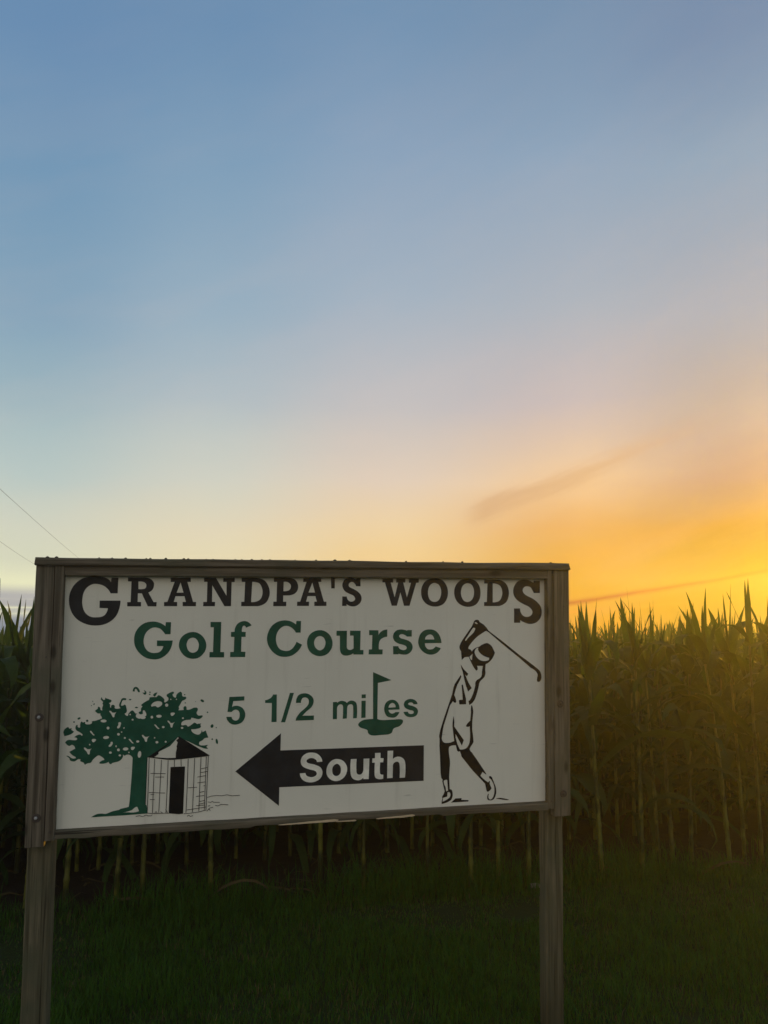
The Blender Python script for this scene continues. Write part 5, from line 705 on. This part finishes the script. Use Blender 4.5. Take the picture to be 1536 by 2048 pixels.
wA, wB = at(0, 978, 14), at(152, 1112, 32)
wire('power_wire', wire_through(wA.y, wA.z, wA.x, wB.y, wB.z, wB.x), 0.0034, 'upper of two thin overhead wires left of the sign')
wA, wB = at(0, 1083, 19.8), at(72, 1130, 30.6)
wire('power_wire', wire_through(wA.y, wA.z, wA.x, wB.y, wB.z, wB.x), 0.0034, 'lower of two thin overhead wires left of the sign')

# ------------------------------------------------------------------ corn
def leafy(name, c0, c1, trans, rough=0.5):
    m, nt, b = newmat(name, rough, 0.15)
    oi = node(nt, 'ShaderNodeObjectInfo')
    n = noise_tex(nt, 12.0, 4)
    st = noise_tex(nt, 1.0, 2, (240, 240, 3))
    c = mixc(nt, smoothmap(nt, M(nt, 'ADD', n, M(nt, 'MULTIPLY', M(nt, 'SUBTRACT', oi.outputs['Random'], 0.5), 0.5)), 0.2, 0.8), c0, c1)
    c = mixc(nt, M(nt, 'MULTIPLY', smoothmap(nt, st, 0.5, 0.7), 0.35), c, tuple(v * 1.6 for v in c1))
    link(nt, c, b.inputs['Base Color'])
    t = node(nt, 'ShaderNodeBsdfTranslucent')
    link(nt, mixc(nt, 1.0, c, (trans[0], trans[1], trans[2]), 'MULTIPLY'), t.inputs[0])
    mx = node(nt, 'ShaderNodeMixShader')
    mx.inputs[0].default_value = 0.38
    link(nt, b.outputs[0], mx.inputs[1])
    link(nt, t.outputs[0], mx.inputs[2])
    link(nt, mx.outputs[0], nt.nodes['Material Output'].inputs[0])
    return m


def stalk_mat():
    m, nt, b = newmat('corn_stalk', 0.5, 0.2)
    oi = node(nt, 'ShaderNodeObjectInfo')
    tc = node(nt, 'ShaderNodeTexCoord')
    ad = node(nt, 'ShaderNodeVectorMath', operation='ADD')
    link(nt, tc.outputs['Object'], ad.inputs[0])
    sc = node(nt, 'ShaderNodeVectorMath', operation='SCALE')
    sc.inputs[0].default_value = (3.0, 5.0, 7.0)
    link(nt, oi.outputs['Random'], sc.inputs['Scale'])
    link(nt, sc.outputs[0], ad.inputs[1])
    mp = node(nt, 'ShaderNodeMapping')
    mp.inputs['Scale'].default_value = (9, 9, 7.5)
    link(nt, ad.outputs[0], mp.inputs[0])
    n = node(nt, 'ShaderNodeTexNoise')
    n.inputs['Scale'].default_value = 1.0
    n.inputs['Detail'].default_value = 4
    link(nt, mp.outputs[0], n.inputs['Vector'])
    # bare yellow-green internodes between old brown-green leaf sheaths
    c = mixc(nt, smoothmap(nt, n.outputs[0], 0.40, 0.60), (0.024, 0.032, 0.008), (0.110, 0.115, 0.018))
    c = mixc(nt, M(nt, 'MULTIPLY', oi.outputs['Random'], 0.5), c, (0.035, 0.034, 0.012))
    link(nt, c, b.inputs['Base Color'])
    return m


LEAF = leafy('corn_leaf', (0.020, 0.042, 0.010), (0.036, 0.062, 0.015), (1.15, 1.4, 0.5), 0.68)
STALK = stalk_mat()


def leaf_mesh(name, length, width, elev, droop, twist, wave, seed, nseg=7):
    """a corn blade: folded along its midrib, arching over; grows along +X from the stalk at the origin"""
    r_ = random.Random(seed)
    vs, fs = [], []
    p = Vector((0.0, 0, 0))
    ang = elev
    step = length / nseg
    for i in range(nseg + 1):
        t = i / nseg
        wd = width * (0.55 + 0.45 * min(1, t * 5)) * (1 - t ** 2.2) ** 0.8 if t < 1 else 0.0008
        wd = max(wd, 0.0012)
        tw = twist * t + wave * math.sin(t * 7 + seed)
        d = Vector((math.cos(ang), 0, math.sin(ang)))
        up = Vector((-math.sin(ang), 0, math.cos(ang)))
        side = Vector((0, 1, 0)) * math.cos(tw) + up * math.sin(tw)
        upp = up * math.cos(tw) - Vector((0, 1, 0)) * math.sin(tw)
        fold = 0.28 * (1 - 0.6 * t)
        rip = 0.10 * wd * math.sin(i * 2.1 + seed)
        vs += [p + side * wd * 0.5 + upp * (wd * 0.5 * fold + rip), p.copy(), p - side * wd * 0.5 + upp * (wd * 0.5 * fold - rip)]
        p = p + d * step
        p.y += 0.02 * wave * math.sin(t * 5 + seed)
        ang -= droop * step / length * (0.4 + 1.6 * t) * (1 + 0.3 * r_.uniform(-1, 1))
    for i in range(nseg):
        a = i * 3
        fs += [(a, a + 3, a + 4, a + 1), (a + 1, a + 4, a + 5, a + 2)]
    return mesh_from(name, vs, fs, True)


LR = random.Random(5)
LEAF_LOW = [leaf_mesh('leaf', LR.uniform(.55, .78), LR.uniform(.075, .095), LR.uniform(.2, .7), LR.uniform(2.0, 3.2), LR.uniform(-.8, .8), LR.uniform(.05, .3), k) for k in range(8)]
LEAF_MID = [leaf_mesh('leaf', LR.uniform(.72, .95), LR.uniform(.095, .125), LR.uniform(.85, 1.2), LR.uniform(1.9, 3.2), LR.uniform(-.9, .9), LR.uniform(.05, .3), 20 + k) for k in range(10)]
LEAF_TOP = [leaf_mesh('leaf', LR.uniform(.48, .68), LR.uniform(.05, .075), LR.uniform(1.25, 1.52), LR.uniform(-.05, .5), LR.uniform(-1.2, 1.2), LR.uniform(.03, .15), 40 + k) for k in range(8)]
LEAF_ARC = [leaf_mesh('leaf', LR.uniform(.5, .66), LR.uniform(.09, .115), LR.uniform(1.15, 1.35), LR.uniform(2.8, 4.2), LR.uniform(-.6, .6), LR.uniform(.05, .2), 60 + k) for k in range(6)]
LEAF_SPIKE = [leaf_mesh('leaf', LR.uniform(.42, .60), LR.uniform(.03, .05), LR.uniform(1.45, 1.58), LR.uniform(-.1, .15), LR.uniform(-1.5, 1.5), 0.03, 80 + k, 5) for k in range(7)]
for l in LEAF_LOW + LEAF_MID + LEAF_TOP + LEAF_ARC + LEAF_SPIKE: l.materials.append(LEAF)


def stalk_mesh(h, r0, lean, seed):
    n, rings = 7, []
    vs, fs = [], []
    r_ = random.Random(seed)
    zs = [-0.03, 0.0]
    z = 0.0
    nodes = []
    while z < h:
        z += r_.uniform(0.13, 0.19)
        nodes.append(min(z, h))
        zs += [z - 0.02, z - 0.006, z + 0.006, z + 0.02]
    zs = [q for q in zs if q < h] + [h]
    for q in zs:
        t = max(q, 0) / h
        r = r0 * (1 - 0.6 * t)
        for nd in nodes:
            if abs(q - nd) < 0.007: r *= 1.22
        cx, cy = lean[0] * t * t, lean[1] * t * t
        for k in range(n):
            a = 2 * math.pi * k / n
            vs.append((cx + r * math.cos(a), cy + r * math.sin(a), q))
    for i in range(len(zs) - 1):
        for k in range(n):
            fs.append((i * n + k, i * n + (k + 1) % n, (i + 1) * n + (k + 1) % n, (i + 1) * n + k))
    fs.append(tuple((len(zs) - 1) * n + k for k in range(n)))
    return mesh_from('stalk', vs, fs, True), nodes


PROTO = []                      # 0..6 plants of the open field edge, bare low on the stalk; 7..13 plants inside the field
for k in range(14):
    pr = random.Random(100 + k)
    h = 1.25 + 0.03 * (k % 7)
    lean = (pr.uniform(-.05, .05), pr.uniform(-.05, .05))
    me, nodes = stalk_mesh(h, pr.uniform(0.0135, 0.0175), lean, k)
    me.materials.append(STALK)
    leaves = []
    side = pr.uniform(0, 6.28)
    for i, z in enumerate(nodes):
        t = z / h
        if t < (0.26 if k < 7 else 0.08): continue
        if k < 7 and t < 0.42 and pr.random() < 0.35: continue
        fam = LEAF_LOW if t < 0.45 else (LEAF_MID if t < 0.84 else LEAF_ARC)
        a = side + math.pi * (i % 2) + pr.uniform(-.45, .45)
        leaves.append((pr.choice(fam), (lean[0] * t * t, lean[1] * t * t, z), a, pr.uniform(.85, 1.12)))
        if k >= 7 and t < 0.5:
            leaves.append((pr.choice(fam), (lean[0] * t * t, lean[1] * t * t, z + .05), a + pr.uniform(1.2, 2.0), pr.uniform(.75, 1.0)))
    for j in range(pr.choice((1, 2, 2))):
        a = side + math.pi * (j % 2) + pr.uniform(-.8, .8)
        leaves.append((pr.choice(LEAF_TOP), (lean[0], lean[1], h - 0.05 * j), a, pr.uniform(.75, 1.1)))
    for j in range(pr.choice((2, 3)) if k < 7 else pr.choice((1, 2))):
        leaves.append((pr.choice(LEAF_SPIKE), (lean[0], lean[1], h + 0.02), pr.uniform(0, 6.28), pr.uniform(.75, 1.2)))
    PROTO.append((me, leaves))


def corn_plant(x, y, z, k, rot, sc, label, group=None):
    me, leaves = PROTO[k]
    root = empty('corn_plant', (x, y, z))
    root.rotation_euler = (rng.uniform(-.03, .03), rng.uniform(-.03, .03), rot)
    root.scale = (sc, sc, sc)
    tag(root, label, 'corn plant', group)
    o = bpy.data.objects.new('stalk', me)
    COL.objects.link(o)
    o.parent = root
    for lm, p, a, s in leaves:
        o = bpy.data.objects.new('leaf', lm)
        COL.objects.link(o)
        o.parent = root
        o.location = p
        o.rotation_euler = (rng.uniform(-.12, .12), rng.uniform(-.15, .15), a + rng.uniform(-.3, .3))
        q = s * rng.uniform(.9, 1.1)
        o.scale = (q, q, q)
    return root


ORD = ['first', 'second', 'third', 'fourth', 'fifth', 'sixth', 'seventh', 'eighth', 'ninth', 'tenth', 'eleventh', 'twelfth']
GRP1 = 'corn plants in the front row'
FRONT = [(-1.656, 5.071), (-1.52, 5.153), (-1.108, 5.227), (-0.421, 5.393), (-0.136, 5.323), (0.288, 5.424), (0.572, 5.364), (0.765, 5.475), (0.979, 5.528)]
for i, (x, y) in enumerate(FRONT):
    corn_plant(x, y, 0.02, rng.randrange(7), rng.uniform(0, 6.28), rng.uniform(.97, 1.04), 'corn plant with pale stalk below the sign, %s from the left post' % ORD[i], GRP1)
RIGHT = [(1.499, 5.614), (1.815, 5.738), (1.954, 5.784), (2.076, 5.855), (2.246, 5.941), (2.487, 5.868), (2.669, 6.029), (2.78, 5.991), (2.96, 6.05), (3.12, 6.09)]
for i, (x, y) in enumerate(RIGHT):
    corn_plant(x, y, 0.02, rng.randrange(7), rng.uniform(0, 6.28), rng.uniform(.99, 1.10), 'front row corn plant, %s stalk right of the right post' % ORD[i], GRP1)
LEFT = [(-1.95, 5.02), (-2.17, 4.97), (-2.36, 4.90)]
for i, (x, y) in enumerate(LEFT):
    corn_plant(x, y, 0.02, rng.randrange(7), rng.uniform(0, 6.28), rng.uniform(1.02, 1.07), 'green corn plant at the left edge, %s left of the left post' % ORD[i], GRP1)
for i in range(16):
    s = (-0.95 - 0.19 * i) if i < 8 else (5.1 + 0.19 * (i - 8))
    p = ROW0 + RD * (s + rng.uniform(-.04, .04)) + RN * rng.uniform(-.05, .05)
    if i < 8:
        lab = 'front row corn plant at the far left end, leaves partly in view'
    else:
        lab = 'front row corn plant at the far right end, leaves partly in view'
    corn_plant(p.x, p.y, 0.02, rng.randrange(7), rng.uniform(0, 6.28), rng.uniform(.86, .92) if i < 8 else rng.uniform(1.0, 1.08), lab, 'corn plants at the ends of the front row')
ROWNAME = {1: 'second', 2: 'third', 3: 'fourth', 4: 'fifth', 5: 'sixth'}
count = 0
for row in range(1, 6):
    half_l, half_r = 2.5 + 0.45 * row, 5.3 + 0.5 * row
    s = -half_l + 1.0
    while s < half_r + 0.3:
        p = ROW0 + RD * s + RN * (0.74 * row + rng.uniform(-.05, .05))
        px = 768 + 1540 * p.x / p.y
        zone = 'left of the sign' if px < 60 else ('behind the sign' if px < 1140 else 'right of the sign')
        sc = rng.uniform(.87, 1.01)
        if px < 60: sc *= 1.0
        corn_plant(p.x, p.y, 0.02, 7 + rng.randrange(7), rng.uniform(0, 6.28), sc,
                   'dark green corn plant in the %s row, %s' % (ROWNAME[row], zone), 'corn plants of the %s row %s' % (ROWNAME[row], zone))
        count += 1
        s += rng.uniform(.14, .22)
print('corn rows 2-6:', count)

# the rest of the field, one mass of plants
vs, fs, nv = [], [], 0
for row in range(6, 22):
    s = -4.0 - row * 0.5
    while s < 8.5 + row * 0.6:
        p = ROW0 + RD * s + RN * (0.74 * row + rng.uniform(-.06, .06))
        px = 768 + 1540 * p.x / p.y
        me, leaves = PROTO[7 + rng.randrange(7)]
        rot, sc = rng.uniform(0, 6.28), rng.uniform(.86, .97) * (0.96 if px < 60 else 1)
        mrot = Matrix.Translation(Vector((p.x, p.y, 0.02))) @ Matrix.Rotation(rot, 4, 'Z') @ Matrix.Scale(sc, 4)
        parts = [(me, Matrix())] if row < 9 else []
        for lm, lp, a, q in (leaves if row < 12 else leaves[-8:]):
            parts.append((lm, Matrix.Translation(Vector(lp)) @ Matrix.Rotation(a, 4, 'Z') @ Matrix.Scale(q, 4)))
        for m_, mx in parts:
            t = mrot @ mx
            b0 = len(vs)
            vs.extend([(t @ v.co)[:] for v in m_.vertices])
            fs.extend([tuple(b0 + i for i in pl.vertices) for pl in m_.polygons])
        s += rng.uniform(.17, .26) * (1 if row < 12 else 1.5)
tag(obj('cornfield', mesh_from('cornfield', vs, fs, True), LEAF), 'deep rows of the cornfield behind the nearest plants', 'cornfield', kind='stuff')

# ------------------------------------------------------------------ lawn
GRASS = leafy('grass_blade', (0.010, 0.044, 0.004), (0.045, 0.115, 0.012), (1.2, 1.5, 0.6), 0.6)


def blades(name, pts, hts, wid, seed, label, mat_):
    g = np.random.default_rng(seed)
    n = len(pts)
    az = g.uniform(0, 2 * np.pi, n)
    lean = g.uniform(.15, .75, n)
    dx, dy = np.cos(az), np.sin(az)
    sx, sy = -dy, dx
    V = np.zeros((n, 5, 3), 'f')
    for k, (t, wf) in enumerate(((0, 1.0), (0.55, .8), (1.0, 0.0))):
        cx = pts[:, 0] + dx * hts * lean * t * t
        cy = pts[:, 1] + dy * hts * lean * t * t
        cz = pts[:, 2] + hts * t * (1 - .25 * lean * t)
        w = wid * wf * 0.5
        if k < 2:
            V[:, 2 * k] = np.stack([cx + sx * w, cy + sy * w, cz], 1)
            V[:, 2 * k + 1] = np.stack([cx - sx * w, cy - sy * w, cz], 1)
        else:
            V[:, 4] = np.stack([cx, cy, cz], 1)
    me = bpy.data.meshes.new(name)
    me.vertices.add(n * 5)
    me.vertices.foreach_set('co', V.ravel())
    tri = np.array([0, 1, 3, 0, 3, 2, 2, 3, 4])
    idx = (np.arange(n)[:, None] * 5 + tri[None]).ravel().astype('i')
    me.loops.add(len(idx))
    me.loops.foreach_set('vertex_index', idx)
    me.polygons.add(n * 3)
    me.polygons.foreach_set('loop_start', np.arange(n * 3, dtype='i') * 3)
    me.polygons.foreach_set('loop_total', np.full(n * 3, 3, 'i'))
    me.update(calc_edges=True)
    return tag(obj(name, me, mat_), label, 'grass', kind='stuff')


g = np.random.default_rng(3)
N = 170000
s = g.uniform(-3.4, 6.0, N)
back = g.uniform(0, 1, N) ** 0.9 * 3.6
eo = np.array([edge_off(float(q)) for q in np.linspace(-4, 7, 600)])
eoff = np.interp(s, np.linspace(-4, 7, 600), eo)
o_ = -(eoff - 0.05 + back)
P = np.stack([ROW0.x + RD.x * s + RN.x * o_, ROW0.y + RD.y * s + RN.y * o_, np.zeros(N)], 1)
patch = np.array([noise.noise((float(a) * 1.3, float(b) * 1.3, 0)) + .6 * noise.noise((float(a) * 4, float(b) * 4, 3)) for a, b in P[:, :2]])
keep = patch > g.uniform(-1.4, -.2, N)
P, patch, back = P[keep], patch[keep], back[keep]
H = g.uniform(.025, .085, len(P)) * (1 + 1.15 * patch) + 0.06 * np.exp(-back * 7)
blades('lawn_grass', P.astype('f'), H.astype('f'), 0.0042, 4, 'dark mown grass around the sign posts', GRASS)
DRY = plain('dead_grass', (0.12, 0.095, 0.045), 0.9, 0.1, 0.35, 40)
sel = (patch < np.quantile(patch, .35)) & (g.uniform(0, 1, len(P)) < .16)
blades('dead_grass', (P[sel] + np.array([.004, .004, 0])).astype('f'), (H[sel] * .8).astype('f'), 0.004, 9, 'scattered dead straw blades in the lawn', DRY)
# taller unmown grass along the foot of the corn
N = 14000
s = g.uniform(-3.0, 5.8, N)
sel = g.uniform(0, 1, N) < np.clip(.25 + .9 * np.exp(-((s - 2.05) / .8) ** 2) + .4 * np.sin(s * 4.1), 0, 1)
s, N = s[sel], int(sel.sum())
o_ = -g.uniform(-0.15, .35, N)
P = np.stack([ROW0.x + RD.x * s + RN.x * o_, ROW0.y + RD.y * s + RN.y * o_, np.zeros(N)], 1)
blades('tall_grass', P.astype('f'), (g.uniform(.08, .26, N)).astype('f'), 0.005, 5, 'taller unmown grass at the foot of the corn below the sign', GRASS)

# ------------------------------------------------------------------ debris at the field edge
def fallen(x, y, z, me, rot, label, m=STRAW):
    o = obj('fallen_leaf', me, m)
    o.location = (x, y, z)
    o.rotation_euler = rot
    return tag(o, label, 'dry leaf', 'dry leaves at the field edge')


vs, fs = [], []
lr = random.Random(8)
for k in range(260):
    s_, o2 = lr.uniform(-3, 6.5), lr.uniform(-.16, .75)
    q = ROW0 + RD * s_ + RN * o2
    ln, wd, a = lr.uniform(.06, .28), lr.uniform(.006, .018), lr.uniform(0, 6.28)
    dx, dy = math.cos(a), math.sin(a)
    b0 = len(vs)
    cz, tw = lr.uniform(.02, .05), lr.uniform(-1, 1)
    for t in (0, .33, .66, 1):
        zz = 0.028 + cz * math.sin(t * 3.1) * lr.uniform(.4, 1.2)
        w_ = wd * (1 - abs(t - .4)) * .5
        x_, y_ = q.x + dx * ln * t + .03 * tw * t * t, q.y + dy * ln * t
        vs += [(x_ - dy * w_, y_ + dx * w_, zz + w_ * tw), (x_ + dy * w_, y_ - dx * w_, zz - w_ * tw)]
    fs += [(b0 + 2 * i, b0 + 2 * i + 1, b0 + 2 * i + 3, b0 + 2 * i + 2) for i in range(3)]
tag(obj('corn_litter', mesh_from('corn_litter', vs, fs), STRAW), 'scattered dry scraps of leaf on the soil below the corn', 'leaf litter', kind='stuff')

fallen(-1.10, 5.03, 0.03, leaf_mesh('fallen_leaf', .48, .028, .75, 2.0, .9, .2, 3), (0.2, 0, .15), 'long dry corn leaf arching over the ground under the arrow on the sign')
fallen(2.15, 5.60, 0.02, leaf_mesh('fallen_leaf', .5, .022, .4, 1.3, .8, .2, 7), (0.3, 0, .3), 'long dry leaf arching low below the corn right of the sign')
fallen(-1.75, 4.98, 0.02, leaf_mesh('fallen_leaf', .4, .03, .3, .8, .9, .1, 9), (0, 0, .1), 'short dry leaf lying by the stalks next to the left post')
o = lump('stone', Vector((0, 0, 0)), 0.034, STONE, None, 0.55, 3, 2)
o.location = (1.00, 5.40, 0.02)
o.scale = (1.2, .8, .8)
tag(o, 'pale flat stone in the soil beside the right post', 'stone')

# ------------------------------------------------------------------ thin haze added to imitate golden lens glare towards the sun
hm = bpy.data.materials.new('glare_haze')
hm.use_nodes = True
hn = hm.node_tree
hn.nodes.clear()
pv = node(hn, 'ShaderNodeVolumePrincipled')
pv.inputs['Color'].default_value = (0.92, 0.92, 0.92, 1)
pv.inputs['Density'].default_value = HAZE
pv.inputs['Anisotropy'].default_value = 0.76
ho = node(hn, 'ShaderNodeOutputMaterial')
link(hn, pv.outputs[0], ho.inputs['Volume'])
x0, x1, y0, y1, z0, z1 = -35, 35, -7, 37, -1.0, 4.3
hv = [(x, y, z) for x in (x0, x1) for y in (y0, y1) for z in (z0, z1)]
tag(obj('haze', mesh_from('haze', hv, [(0, 1, 3, 2), (4, 6, 7, 5), (0, 4, 5, 1), (2, 3, 7, 6), (0, 2, 6, 4), (1, 5, 7, 3)]), hm), 'thin added haze standing in for golden lens glare over field and sign', 'haze', kind='stuff')
